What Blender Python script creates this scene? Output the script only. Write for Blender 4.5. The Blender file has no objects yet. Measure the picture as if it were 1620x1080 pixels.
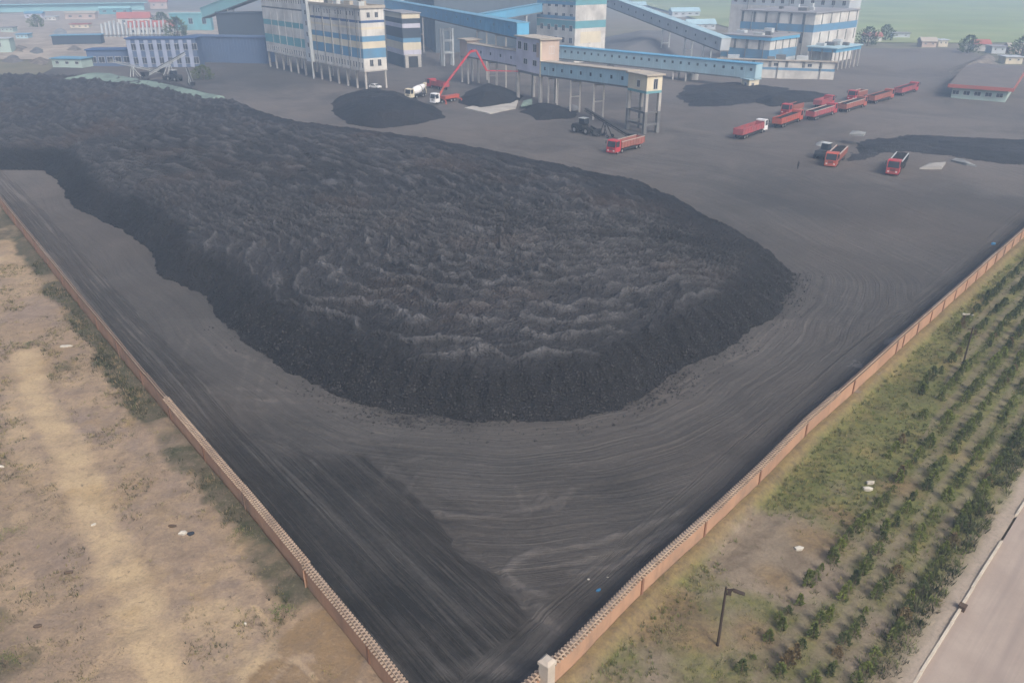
import bpy, math, random
import numpy as np
from math import sin, cos, pi, radians, hypot, atan2, floor

# ------------------------------------------------------------------ camera, sky, sun, exposure
S = bpy.context.scene
FPX, PITCH, CAMH = 1260.0, radians(25.5), 40.0
cd = bpy.data.cameras.new('camera'); cam = bpy.data.objects.new('camera', cd)
S.collection.objects.link(cam)
cam.location = (0, 0, CAMH); cam.rotation_euler = (pi / 2 - PITCH, 0, 0)
cd.sensor_width = 36.0; cd.lens = 36.0 * FPX / 1620.0
cd.clip_start = 0.5; cd.clip_end = 9000
S.camera = cam

HAZE_D = .0010
SUN_EL, SUN_AZ = radians(42), radians(150)          # azimuth clockwise from +Y
w = bpy.data.worlds.new('World'); S.world = w; w.use_nodes = True
nt = w.node_tree; bg = nt.nodes['Background']
sky = nt.nodes.new('ShaderNodeTexSky'); sky.sky_type = 'NISHITA'; sky.sun_disc = False
sky.sun_elevation = SUN_EL; sky.sun_rotation = SUN_AZ
sky.air_density = .75; sky.dust_density = 6.0
nt.links.new(sky.outputs[0], bg.inputs[0]); bg.inputs[1].default_value = 0.13
sl = bpy.data.lights.new('sun', 'SUN'); sl.energy = 1.5; sl.angle = radians(16); sl.color = (1, .93, .83)
so = bpy.data.objects.new('sun', sl); S.collection.objects.link(so)
so.rotation_euler = (pi / 2 - SUN_EL, 0, pi - SUN_AZ)
so.location = (60, -40, 120)
S.view_settings.view_transform = 'Standard'; S.view_settings.look = 'None'
S.view_settings.exposure = 0.68; S.view_settings.gamma = 1.0
S.cycles.volume_bounces = 1

random.seed(7); rng = np.random.default_rng(7)
COL = S.collection

# ------------------------------------------------------------------ measuring helpers (survey of the photograph)
def G(px, py, z=0.0):
    u = (px - 810) / FPX; v = (540 - py) / FPX
    dx, dy, dz = u, cos(PITCH) + v * sin(PITCH), -sin(PITCH) + v * cos(PITCH)
    t = (z - CAMH) / dz
    return (dx * t, dy * t)
def proj(x, y, z):
    dz = z - CAMH; fw = y * cos(PITCH) - dz * sin(PITCH); up = y * sin(PITCH) + dz * cos(PITCH)
    return 810 + FPX * x / fw, 540 - FPX * up / fw
def hgt(p, row):
    lo, hi = -5, 150
    for _ in range(50):
        m = (lo + hi) / 2
        if proj(p[0], p[1], m)[1] > row: lo = m
        else: hi = m
    return lo
def span(p, d, px, z=0.0):
    best = min(((abs(proj(p[0] + d[0] * t, p[1] + d[1] * t, z)[0] - px), t) for t in [i * .25 for i in range(1, 600)]))
    return best[1]

# ------------------------------------------------------------------ numpy noise
def _h(ix, iy, s):
    n = (ix.astype(np.int64) * 374761393 + iy.astype(np.int64) * 668265263 + s * 1442695041) & 0x7fffffff
    n = ((n ^ (n >> 13)) * 1274126177) & 0x7fffffff
    n = n ^ (n >> 16)
    return (n & 0xffff) / 65535.0
def vn(x, y, s=0):
    x = np.asarray(x, float); y = np.asarray(y, float)
    xi = np.floor(x); yi = np.floor(y); fx = x - xi; fy = y - yi
    fx = fx * fx * (3 - 2 * fx); fy = fy * fy * (3 - 2 * fy)
    a = _h(xi, yi, s); b = _h(xi + 1, yi, s); c = _h(xi, yi + 1, s); d = _h(xi + 1, yi + 1, s)
    return (a * (1 - fx) + b * fx) * (1 - fy) + (c * (1 - fx) + d * fx) * fy
def fbm(x, y, s=0, o=4):
    r = 0; a = .5; t = 0
    for i in range(o):
        r = r + a * vn(x * 2 ** i + 17 * i, y * 2 ** i - 9 * i, s + i); t += a; a *= .5
    return r / t
def sstep(a, b, x):
    t = np.clip((x - a) / (b - a), 0, 1); return t * t * (3 - 2 * t)
def worley(x, y, s=0):
    xi = np.floor(x); yi = np.floor(y); best = np.full(np.shape(x), 9.)
    for i in (-1, 0, 1):
        for j in (-1, 0, 1):
            cx = xi + i; cy = yi + j
            d = np.hypot(cx + .1 + .8 * _h(cx, cy, s) - x, cy + .1 + .8 * _h(cx, cy, s + 7) - y)
            best = np.minimum(best, d + .25 * _h(cx, cy, s + 13))
    return best
def polydist(X, Y, P, closed=False):
    """distance, arc length and side to a polyline"""
    P = np.array(P, float); n = len(P); best = np.full(X.shape, 1e9); arc = np.zeros(X.shape); L = 0
    for i in range(n if closed else n - 1):
        a = P[i]; b = P[(i + 1) % n]; d = b - a; l = hypot(*d)
        if l < 1e-6: continue
        t = np.clip(((X - a[0]) * d[0] + (Y - a[1]) * d[1]) / (l * l), 0, 1)
        dd = np.hypot(X - a[0] - t * d[0], Y - a[1] - t * d[1])
        m = dd < best; best = np.where(m, dd, best); arc = np.where(m, L + t * l, arc); L += l
    return best, arc
def inside(X, Y, P):
    r = np.zeros(X.shape, bool); n = len(P)
    for i in range(n):
        x0, y0 = P[i]; x1, y1 = P[(i + 1) % n]
        if y0 == y1: continue
        c = ((y0 > Y) != (y1 > Y)) & (X < (x1 - x0) * (Y - y0) / (y1 - y0) + x0)
        r ^= c
    return r

# ------------------------------------------------------------------ object helpers
def tag(o, label=None, cat=None, group=None, kind=None):
    if label:
        o['label'] = label
        if len(label.split()) > 16: print('LONG', len(label.split()), label)
    if cat: o['category'] = cat
    if group: o['group'] = group
    if kind: o['kind'] = kind
    return o
def thing(name, label, cat, loc=(0, 0, 0), rz=0.0, group=None):
    o = bpy.data.objects.new(name, None); COL.objects.link(o); o.empty_display_size = .5
    o.location = loc; o.rotation_euler = (0, 0, rz)
    return tag(o, label, cat, group)
class MB:
    def __init__(s): s.v = []; s.f = []; s.m = []
    def add(s, vs, fs, m=0):
        n = len(s.v); s.v += [tuple(p) for p in vs]; s.f += [tuple(i + n for i in f) for f in fs]; s.m += [m] * len(fs); return s
    def box(s, x0, x1, y0, y1, z0, z1, m=0):
        vs = [(x, y, z) for z in (z0, z1) for y in (y0, y1) for x in (x0, x1)]
        return s.add(vs, [(0, 2, 3, 1), (4, 5, 7, 6), (0, 1, 5, 4), (2, 6, 7, 3), (0, 4, 6, 2), (1, 3, 7, 5)], m)
    def prism(s, poly, z0, z1, m=0):
        n = len(poly)
        vs = [(x, y, z0) for x, y in poly] + [(x, y, z1) for x, y in poly]
        return s.add(vs, [tuple(range(n))[::-1], tuple(range(n, 2 * n))] + [(i, (i + 1) % n, n + (i + 1) % n, n + i) for i in range(n)], m)
    def yprism(s, poly, y0, y1, m=0):          # poly in (x,z) extruded along y
        n = len(poly)
        vs = [(x, y0, z) for x, z in poly] + [(x, y1, z) for x, z in poly]
        return s.add(vs, [tuple(range(n)), tuple(range(n, 2 * n))[::-1]] + [((i + 1) % n, i, n + i, n + (i + 1) % n) for i in range(n)], m)
    def bar(s, a, b, wd, ht=None, m=0):        # box section beam between two points
        a = np.array(a, float); b = np.array(b, float); ht = ht or wd
        d = b - a; d /= np.linalg.norm(d)
        up = np.array((0, 0, 1.)) if abs(d[2]) < .95 else np.array((0, 1., 0))
        r = np.cross(d, up); r /= np.linalg.norm(r); u = np.cross(r, d)
        vs = [p + r * i * wd / 2 + u * j * ht / 2 for p in (a, b) for i, j in ((-1, -1), (1, -1), (1, 1), (-1, 1))]
        return s.add(vs, [(3, 2, 1, 0), (4, 5, 6, 7), (0, 1, 5, 4), (1, 2, 6, 5), (2, 3, 7, 6), (3, 0, 4, 7)], m)
    def tube(s, pts, rad, n=8, m=0, cap=True):
        P = [np.array(p, float) for p in pts]; k = len(P)
        rad = rad if hasattr(rad, '__len__') else [rad] * k
        base = len(s.v)
        for i in range(k):
            d = P[min(i + 1, k - 1)] - P[max(i - 1, 0)]; d /= np.linalg.norm(d) + 1e-9
            up = np.array((0, 0, 1.)) if abs(d[2]) < .9 else np.array((0, 1., 0))
            r = np.cross(d, up); r /= np.linalg.norm(r); u = np.cross(r, d)
            s.v += [tuple(P[i] + rad[i] * (cos(2 * pi * j / n) * r + sin(2 * pi * j / n) * u)) for j in range(n)]
        for i in range(k - 1):
            for j in range(n):
                a = base + i * n + j; b = base + i * n + (j + 1) % n
                s.f.append((a, b, b + n, a + n)); s.m.append(m)
        if cap:
            s.f.append(tuple(base + j for j in range(n))[::-1]); s.m.append(m)
            s.f.append(tuple(base + (k - 1) * n + j for j in range(n))); s.m.append(m)
        return s
    def build(s, name, mats, parent=None, smooth=False):
        me = bpy.data.meshes.new(name); me.from_pydata([tuple(map(float, p)) for p in s.v], [], s.f)
        mats = mats if isinstance(mats, (list, tuple)) else [mats]
        for m in mats: me.materials.append(m)
        if len(mats) > 1: me.polygons.foreach_set('material_index', s.m)
        if smooth: me.polygons.foreach_set('use_smooth', [True] * len(me.polygons))
        me.update()
        o = bpy.data.objects.new(name, me); COL.objects.link(o)
        if parent: o.parent = parent
        return o
def npmesh(name, V, F, mats, parent=None, smooth=False, attrs=None, uvs=None, midx=None):
    V = np.asarray(V, np.float32); F = np.asarray(F, np.int32); k = F.shape[1]
    me = bpy.data.meshes.new(name)
    me.vertices.add(len(V)); me.vertices.foreach_set('co', V.ravel())
    me.loops.add(F.size); me.loops.foreach_set('vertex_index', F.ravel())
    me.polygons.add(len(F)); me.polygons.foreach_set('loop_start', np.arange(0, F.size, k, dtype=np.int32))
    me.update(calc_edges=True)
    for m in (mats if isinstance(mats, (list, tuple)) else [mats]): me.materials.append(m)
    if midx is not None: me.polygons.foreach_set('material_index', np.asarray(midx, np.int32))
    if smooth: me.polygons.foreach_set('use_smooth', np.ones(len(F), bool))
    for n_, a in (attrs or {}).items():
        at = me.attributes.new(n_, 'FLOAT', 'POINT'); at.data.foreach_set('value', np.asarray(a, np.float32).ravel())
    for n_, (u, v) in (uvs or {}).items():
        at = me.attributes.new(n_, 'FLOAT_VECTOR', 'POINT')
        at.data.foreach_set('vector', np.stack([u.ravel(), v.ravel(), np.zeros(u.size)], 1).astype(np.float32).ravel())
    o = bpy.data.objects.new(name, me); COL.objects.link(o)
    if parent: o.parent = parent
    return o
def sheet(name, X, Y, Z, mat, attrs=None, uvs=None, keep=None, smooth=True):
    r, c = X.shape; idx = np.arange(r * c).reshape(r, c)
    F = np.stack([idx[:-1, :-1], idx[:-1, 1:], idx[1:, 1:], idx[1:, :-1]], -1).reshape(-1, 4)
    if keep is not None:
        k = keep.ravel(); F = F[k[F].any(1)]
        used = np.unique(F); mp = np.full(r * c, -1); mp[used] = np.arange(len(used)); F = mp[F]
    else: used = np.arange(r * c)
    V = np.stack([X, Y, Z], -1).reshape(-1, 3)[used]
    at = {k: np.asarray(v).ravel()[used] for k, v in (attrs or {}).items()}
    uv = {k: (v[0].ravel()[used], v[1].ravel()[used]) for k, v in (uvs or {}).items()}
    return npmesh(name, V, F, mat, smooth=smooth, attrs=at, uvs=uv)

# ------------------------------------------------------------------ materials
class NT:
    """small node-tree writer"""
    def __init__(s, name):
        s.m = bpy.data.materials.new(name); s.m.use_nodes = True; s.t = s.m.node_tree
        s.b = s.t.nodes['Principled BSDF']; s.b.inputs['Specular IOR Level'].default_value = .25
    def n(s, ty, **k):
        x = s.t.nodes.new(ty)
        for a, b in k.items(): setattr(x, a, b)
        return x
    def l(s, a, b): s.t.links.new(a, b)
    def noise(s, scale, det=4, vec=None, rough=.55, dist=0):
        x = s.n('ShaderNodeTexNoise'); x.inputs['Scale'].default_value = scale; x.inputs['Detail'].default_value = det
        x.inputs['Roughness'].default_value = rough; x.inputs['Distortion'].default_value = dist
        if vec is not None: s.l(vec, x.inputs['Vector'])
        return x.outputs['Fac']
    def pos(s): return s.n('ShaderNodeNewGeometry').outputs['Position']
    def obj(s): return s.n('ShaderNodeTexCoord').outputs['Object']
    def attr(s, name, vec=False):
        x = s.n('ShaderNodeAttribute'); x.attribute_name = name
        return x.outputs['Vector' if vec else 'Fac']
    def mapv(s, vec, sc):
        x = s.n('ShaderNodeMapping'); x.inputs['Scale'].default_value = sc; s.l(vec, x.inputs['Vector']); return x.outputs[0]
    def ramp(s, fac, a, b):
        x = s.n('ShaderNodeMapRange'); x.inputs['From Min'].default_value = a; x.inputs['From Max'].default_value = b
        s.l(fac, x.inputs['Value']); return x.outputs[0]
    def math(s, op, a, b=None):
        x = s.n('ShaderNodeMath', operation=op)
        for i, v in enumerate((a, b)):
            if v is None: continue
            if isinstance(v, (int, float)): x.inputs[i].default_value = v
            else: s.l(v, x.inputs[i])
        return x.outputs[0]
    def mix(s, f, a, b, mode='MIX'):
        x = s.n('ShaderNodeMix', data_type='RGBA', blend_type=mode)
        for sock, v in ((x.inputs['Factor'], f), (x.inputs['A'], a), (x.inputs['B'], b)):
            if isinstance(v, (int, float)): sock.default_value = v
            elif isinstance(v, tuple): sock.default_value = (*v, 1) if len(v) == 3 else v
            else: s.l(v, sock)
        return x.outputs['Result']
    def done(s, col, rough=.9, bump=None, bstr=.3, bdist=.05, metal=0):
        if isinstance(col, tuple): s.b.inputs['Base Color'].default_value = (*col, 1)
        else: s.l(col, s.b.inputs['Base Color'])
        s.b.inputs['Roughness'].default_value = rough; s.b.inputs['Metallic'].default_value = metal
        if bump is not None:
            x = s.n('ShaderNodeBump'); x.inputs['Strength'].default_value = bstr; x.inputs['Distance'].default_value = bdist
            s.l(bump, x.inputs['Height']); s.l(x.outputs[0], s.b.inputs['Normal'])
        return s.m
MAT = {}
def paint(name, c, dirt=(.10, .095, .09), amt=.75, rough=.6, scale=.35, streak=True):
    """weathered painted or plastered surface: coal dust in blotches and in runs down the face"""
    if name in MAT: return MAT[name]
    t = NT(name); p = t.pos()
    a = t.ramp(t.noise(scale, 5, p, .6), .40, .75)
    f = a
    if streak:
        b = t.ramp(t.noise(1.0, 4, t.mapv(p, (.9, .9, .07)), .6), .48, .78)
        f = t.math('MAXIMUM', a, t.math('MULTIPLY', b, .8))
    g = t.noise(3.0, 3, p)
    c1 = t.mix(t.math('MULTIPLY', g, .35), c, tuple(x * .72 for x in c))
    MAT[name] = t.done(t.mix(t.math('MULTIPLY', f, amt), c1, dirt), rough, g, .1, .02)
    return MAT[name]

# ------------------------------------------------------------------ survey lines
LWP = [(3.5, 20.5), (-9, 36.6), (-22, 52.8), (-33, 66.2), (-56.6, 95.5), (-93, 141.2), (-150, 212), (-200, 275)]
RWP = [(-11, 20.5), (3.7, 36), (8.6, 41.9), (14.6, 48.4), (20.7, 55.2), (27, 62.6), (34.6, 70.8), (43, 80.0), (50.8, 88.4), (79.7, 119.6), (165, 213), (240, 295)]
def lx(y): return np.interp(y, [p[1] for p in LWP], [p[0] for p in LWP])
def rx(y): return np.interp(y, [p[1] for p in RWP], [p[0] for p in RWP])
def kerbx(y): return 24.7 + .953 * (np.asarray(y) - 35.1)
def vergex(y): return 23.6 + .93 * (np.asarray(y) - 35.4)

# ------------------------------------------------------------------ ground materials
def ground_far():
    t = NT('far_ground'); p = t.pos()
    a = t.ramp(t.noise(.006, 5, p), .35, .65); b = t.ramp(t.noise(.05, 5, p), .35, .7)
    c = t.mix(a, (.17, .135, .10), (.11, .12, .07)); c = t.mix(t.math('MULTIPLY', b, .5), c, (.24, .2, .15))
    return t.done(c, .95)
def field_mat():
    t = NT('field'); p = t.pos()
    a = t.noise(1, 3, t.mapv(p, (.004, .03, .01))); b = t.noise(.02, 4, p)
    c = t.mix(t.ramp(a, .3, .7), (.21, .28, .10), (.30, .31, .15)); c = t.mix(t.math('MULTIPLY', t.ramp(b, .4, .7), .5), c, (.08, .12, .045))
    return t.done(c, .95)
def tan_mat():
    t = NT('scrap_ground'); p = t.pos()
    a = t.ramp(t.noise(.05, 5, p), .35, .65); b = t.ramp(t.noise(.25, 5, p), .4, .75)
    c = t.mix(a, (.42, .36, .29), (.25, .215, .18)); c = t.mix(t.math('MULTIPLY', b, .5), c, (.10, .09, .075))
    return t.done(c, .95)
def yard_mat():
    t = NT('coal_yard'); p = t.pos()
    tr = t.attr('track', True); ln = t.attr('lane', True); lr = t.attr('laner', True)
    def streak(v):
        a = t.noise(1, 5, t.mapv(v, (.022, 1.1, 1)), .62); b = t.noise(1, 4, t.mapv(v, (.06, 4.2, 1)), .6)
        e = t.noise(1, 3, t.mapv(v, (.09, 9.5, 1)), .6); return t.math('ADD', t.math('ADD', t.math('MULTIPLY', a, .45), t.math('MULTIPLY', b, .33)), t.math('MULTIPLY', e, .22))
    wv = t.n('ShaderNodeCombineXYZ'); t.l(t.math('MULTIPLY', t.math('SUBTRACT', t.noise(.035, 2, p, .5), .5), 6.0), wv.inputs[1]); ad = t.n('ShaderNodeVectorMath', operation='ADD'); t.l(tr, ad.inputs[0]); t.l(wv.outputs[0], ad.inputs[1]); tr = ad.outputs[0]
    sA, sB, sC = streak(tr), streak(ln), streak(lr)
    wob = t.math('SUBTRACT', t.noise(.25, 3, p), .5)
    mB = t.ramp(t.math('ADD', t.attr('lanemask'), t.math('MULTIPLY', wob, .6)), .42, .58)
    mC = t.ramp(t.math('ADD', t.attr('lanermask'), t.math('MULTIPLY', wob, .6)), .4, .6)
    sA = t.math('ADD', t.math('MULTIPLY', sA, .62), .19); sB = t.ramp(sB, .30, .70); sB = t.math('ADD', t.math('MULTIPLY', t.math('SUBTRACT', sB, .5), 1.0), .5); s = t.mix(mC, t.mix(mB, sA, sB), sC)
    s = t.ramp(s, .40, .62)
    fine = t.noise(2.2, 6, p, .68); big = t.ramp(t.noise(.06, 5, p, .6, 1.5), .34, .66)
    d = t.math('ADD', t.math('MULTIPLY', s, .50), t.math('MULTIPLY', big, .30))
    d = t.math('ADD', d, t.math('MULTIPLY', t.math('SUBTRACT', fine, .5), .75))
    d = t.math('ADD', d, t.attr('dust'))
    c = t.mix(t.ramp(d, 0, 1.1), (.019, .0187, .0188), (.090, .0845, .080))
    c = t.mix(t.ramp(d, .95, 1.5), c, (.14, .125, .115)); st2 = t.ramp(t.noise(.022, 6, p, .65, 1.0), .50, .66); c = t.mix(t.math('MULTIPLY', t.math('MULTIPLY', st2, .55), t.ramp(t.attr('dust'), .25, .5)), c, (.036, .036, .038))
    warm = t.ramp(t.noise(.018, 3, p), .45, .7)
    c = t.mix(t.math('MULTIPLY', warm, .45), c, (.125, .102, .085))
    h = t.math('ADD', t.math('MULTIPLY', s, 1.0), t.math('MULTIPLY', fine, .8))
    return t.done(c, .95, h, .8, .2)
def coal_mat():
    t = NT('coal'); p = t.pos()
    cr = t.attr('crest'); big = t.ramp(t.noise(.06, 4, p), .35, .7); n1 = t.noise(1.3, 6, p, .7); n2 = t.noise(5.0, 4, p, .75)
    v = t.n('ShaderNodeTexVoronoi'); v.inputs['Scale'].default_value = 3.6; t.l(p, v.inputs['Vector'])
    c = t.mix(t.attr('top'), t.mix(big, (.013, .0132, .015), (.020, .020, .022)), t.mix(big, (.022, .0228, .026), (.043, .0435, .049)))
    st = t.ramp(t.noise(1, 5, t.mapv(t.attr('flow', True), (.10, .75, 1)), .62), .50, .72); c = t.mix(t.math('MULTIPLY', t.math('MULTIPLY', st, t.attr('top')), .22), c, (.10, .10, .106))
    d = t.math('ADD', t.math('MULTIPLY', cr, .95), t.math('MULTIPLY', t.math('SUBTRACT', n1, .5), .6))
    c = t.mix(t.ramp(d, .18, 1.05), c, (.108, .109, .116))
    sp = t.ramp(t.noise(8.0, 3, p, .75), .62, .80); c = t.mix(t.math('MULTIPLY', sp, .5), c, (.085, .085, .09))
    br = t.ramp(t.noise(.045, 3, t.mapv(p, (1, 1, 0)), .5), .54, .70)
    c = t.mix(t.math('MULTIPLY', t.math('MULTIPLY', br, t.attr('top')), .4), c, (.085, .060, .048))
    h = t.math('ADD', t.math('MULTIPLY', n1, 1.0), t.math('MULTIPLY', v.outputs['Distance'], .6))
    return t.done(c, .85, h, 1.0, .5)
def lot_mat():
    t = NT('dirt_lot'); p = t.pos()
    bare = t.attr('bare'); wob = t.math('SUBTRACT', t.noise(.35, 5, p, .6), .5)
    b = t.ramp(t.math('ADD', bare, t.math('MULTIPLY', wob, 2.2)), .25, 1.05)
    n1 = t.ramp(t.noise(.22, 5, p, .6), .35, .65); n2 = t.noise(1.6, 6, p, .7); n3 = t.ramp(t.noise(.5, 5, p, .6, .6), .5, .72)
    g = t.mix(n1, (.35, .26, .165), (.265, .195, .135)); mv = t.ramp(t.noise(.10, 5, p, .62, .5), .47, .60); g = t.mix(t.math('MULTIPLY', mv, .75), g, (.225, .175, .145)); g = t.mix(t.math('MULTIPLY', n3, .6), g, (.135, .10, .075))
    tan = t.mix(n2, (.375, .285, .175), (.44, .335, .20))
    c = t.mix(b, g, tan)
    oc = t.ramp(t.noise(.12, 5, p, .65), .52, .66); c = t.mix(t.math('MULTIPLY', oc, .55), c, (.25, .17, .075))
    c = t.mix(t.ramp(t.math('ADD', t.attr('brown'), t.math('MULTIPLY', wob, .9)), .3, .75), c, t.mix(n2, (.20, .135, .07), (.27, .19, .11)))
    gr = t.ramp(t.math('ADD', t.attr('green'), t.math('MULTIPLY', wob, 1.0)), .38, .72)
    c = t.mix(gr, c, t.mix(n1, (.042, .050, .026), (.075, .068, .042)))
    c = t.mix(t.ramp(t.noise(3.2, 5, p, .75), .52, .8), c, t.mix(.5, c, (.09, .075, .055)))
    mt = t.ramp(t.noise(.55, 6, p, .72, .8), .42, .62); c = t.mix(t.math('MULTIPLY', t.math('MULTIPLY', mt, t.math('SUBTRACT', 1, b)), .45), c, t.mix(n2, (.17, .135, .105), (.13, .10, .082))); gt = t.ramp(t.noise(4.5, 5, p, .8), .45, .68); c = t.mix(t.math('MULTIPLY', gt, .42), c, (.12, .092, .07)); lt = t.ramp(t.noise(2.3, 5, p, .8), .55, .75); c = t.mix(t.math('MULTIPLY', lt, .35), c, (.44, .36, .26)); dk = t.ramp(t.noise(1.3, 6, p, .75, .5), .58, .70); c = t.mix(t.math('MULTIPLY', dk, .75), c, (.10, .078, .06))
    return t.done(c, .95, t.math('ADD', n2, t.noise(6, 4, p)), .55, .10)
def plant_mat():
    t = NT('plantation_ground'); p = t.pos()
    wob = t.math('SUBTRACT', t.noise(.3, 5, p, .6), .5); n2 = t.noise(1.6, 6, p, .7); n1 = t.ramp(t.noise(.2, 5, p), .35, .65)
    soil = t.mix(n1, (.235, .19, .14), (.18, .145, .105))
    gr = t.ramp(t.math('ADD', t.attr('green'), t.math('MULTIPLY', wob, 1.5)), .25, .8); gr = t.math('MULTIPLY', gr, t.math('SUBTRACT', 1, t.math('MULTIPLY', t.attr('between'), .55)))
    gcol = t.mix(n1, (.125, .135, .038), (.175, .165, .055)); gcol = t.mix(t.ramp(n2, .4, .7), gcol, (.07, .085, .035))
    oc = t.ramp(t.noise(.16, 5, p, .6), .52, .68); gcol = t.mix(t.math('MULTIPLY', oc, .6), gcol, (.24, .18, .07)); c = t.mix(gr, soil, gcol); c = t.mix(t.math('MULTIPLY', t.attr('ochre'), .85), c, t.mix(t.ramp(n2, .35, .65), (.23, .165, .08), (.15, .105, .065)))
    gt = t.ramp(t.noise(4.5, 5, p, .8), .45, .68); c = t.mix(t.math('MULTIPLY', gt, .42), c, (.085, .075, .045))
    c = t.mix(t.math('MULTIPLY', t.ramp(t.noise(.45, 5, p, .65, .5), .5, .72), .65), c, (.085, .062, .042))
    vg = t.ramp(t.math('ADD', t.attr('verge'), t.math('MULTIPLY', wob, 1.6)), -.5, .5)
    c = t.mix(vg, c, t.mix(n2, (.34, .285, .225), (.27, .225, .185)))
    c = t.mix(t.ramp(t.noise(3.2, 5, p, .75), .5, .8), c, t.mix(.45, c, (.07, .06, .045)))
    return t.done(c, .95, t.math('ADD', n2, t.noise(6, 4, p)), .55, .10)
def road_mat():
    t = NT('road'); p = t.pos()
    n1 = t.ramp(t.noise(.3, 5, p), .35, .65); n2 = t.noise(4, 5, p, .7); st = t.noise(1, 4, t.mapv(t.attr('along', True), (.03, .9, 1)), .6)
    c = t.mix(n1, (.31, .255, .215), (.37, .31, .26)); c = t.mix(t.ramp(st, .45, .75), c, (.24, .20, .18)); c = t.mix(t.math('MULTIPLY', n2, .5), c, (.23, .19, .165))
    return t.done(c, .95, n2, .3, .03)

# ------------------------------------------------------------------ ground sheets
X, Y = np.meshgrid(np.linspace(-3500, 3500, 141), np.linspace(-600, 7000, 153))
tag(sheet('ground', X, Y, np.full(X.shape, -.35), ground_far()), kind='structure')
X, Y = np.meshgrid(np.linspace(0, 1, 60), np.linspace(0, 1, 60))
XX = 150 + 850 * X - 60 * Y; YY = 470 + 60 * (X < 0) + 1200 * Y + 10 * np.sin(XX * .02)
tag(sheet('grass_field', XX, YY, -.2 + 6 * sstep(0, 1, Y) + .5 * fbm(XX * .02, YY * .02, 3), field_mat()), kind='structure')
X, Y = np.meshgrid(np.linspace(-420, -118, 120), np.linspace(0, 1, 120))
YY = 380 + 380 * Y - 40 * (X + 118) / 300 * 0
tag(sheet('scrap_yard_ground', X, YY, -.05 + .9 * fbm(X * .05, YY * .05, 5) * sstep(0, .1, Y), tan_mat()), kind='structure')

# coal yard: tyre ruts follow the foot of the heap, the left wall and the right wall
FRONT = [(-60, 268), (0, 268), (72, 268), (100, 298), (120, 330), (190, 362), (240, 405), (258, 438), (320, 470), (355, 512), (400, 550),
         (470, 588), (540, 624), (620, 654), (700, 667), (800, 673), (900, 663), (980, 645), (1050, 612), (1090, 580), (1160, 548), (1212, 512), (1247, 468), (1256, 432)]
BACK = [(1182, 380), (1100, 330), (1020, 292), (940, 275), (860, 258), (760, 238), (680, 222), (600, 212), (520, 202), (470, 196), (420, 182), (380, 166), (335, 152)]
OUT = [G(*p) for p in FRONT]
for p in BACK:
    q = G(p[0], p[1], 3.2); OUT.append((q[0] + 3.0, q[1] + 4.0))
OUT += [(-112, 282), (-165, 300), (-215, 290), (-240, 230), (-190, 186)]
OUT = [tuple(p) for p in OUT]
ys = np.concatenate([np.linspace(20.5, 75, 330), 75 * (430 / 75) ** np.linspace(0.004, 1, 200)])
ss = np.linspace(0, 1, 430)
Yg = np.repeat(ys[:, None], len(ss), 1)
xl = lx(ys) + .2; xr = rx(ys) - .2
mid = ys > 200
xl = np.where(ys > 212, np.maximum(xl, -150 - (ys - 212) * .3), xl); xr = np.where(ys > 213, np.minimum(xr, 165 + (ys - 213) * .3), xr)
swap = ys < 29.4
xl[swap] = -4.0; xr[swap] = -1.0
Xg = xl[:, None] * (1 - ss) + xr[:, None] * ss
dO, aO = polydist(Xg, Yg, OUT, True); ins = inside(Xg, Yg, OUT)
dL = (Xg - lx(Yg)) * .78; aL = (Yg - 30) * 1.28
dR = (rx(Yg) - Xg) * .74; aR = (Yg - 30) * 1.36
L0, L1 = G(655, 790), G(845, 978)
nx, ny = L1[1] - L0[1], -(L1[0] - L0[0]); nl = hypot(nx, ny)
side = ((Xg - L0[0]) * nx + (Yg - L0[1]) * ny) / nl + 2.2 * (fbm(Xg * .22, Yg * .22, 151) - .5)       # >0 on the right of the edge line
if ((lx(40) - L0[0]) * nx + (40 - L0[1]) * ny) > 0: side = -side
lm = sstep(.5, -.5, side) * sstep(64, 56, Yg) + .75 * sstep(4.5, 2.0, dL)
lm = np.maximum(lm, sstep(7, 4, dL) * .8)
rm = sstep(6.5, 3.0, dR) * sstep(31, 36, Yg)
def v1(u, v, s): return fbm(u / 35, v * 1.3, s, 3) * .6 + fbm(u / 12, v * 4.2, s + 5, 2) * .4
rA = v1(aO, dO + 6 * (fbm(Xg * .035, Yg * .035, 12, 2) - .5), 11); rB = v1(aL, dL, 21); rC = v1(aR, dR, 31)
rut = rA * (1 - np.clip(lm, 0, 1)) + rB * np.clip(lm, 0, 1); rut = rut * (1 - rm) + rC * rm
Zg = .28 * (rut - .5) * sstep(400, 60, Yg) + .5 * (fbm(Xg * .06, Yg * .06, 9) - .5) + .10 * (fbm(Xg * .8, Yg * .8, 15) - .5)
Zg -= .16 * sstep(.0, .4, side) * sstep(.9, .45, side) * (Yg < 52) * (Yg > 38)
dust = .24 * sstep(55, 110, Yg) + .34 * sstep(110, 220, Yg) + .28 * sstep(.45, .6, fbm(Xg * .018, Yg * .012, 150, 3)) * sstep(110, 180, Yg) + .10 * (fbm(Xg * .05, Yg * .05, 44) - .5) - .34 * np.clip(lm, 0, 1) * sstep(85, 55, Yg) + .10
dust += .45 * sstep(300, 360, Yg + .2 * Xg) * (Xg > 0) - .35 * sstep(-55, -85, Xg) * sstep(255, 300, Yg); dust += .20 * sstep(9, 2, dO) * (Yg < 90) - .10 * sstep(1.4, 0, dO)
dust += .16 * sstep(4, .5, dR); dust -= .12 * sstep(1.6, .3, dL) + .06 * sstep(1.2, .2, dR)  # paler strip beside the right wall painted to offset its shade; wall feet darkened
trk = 0
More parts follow.
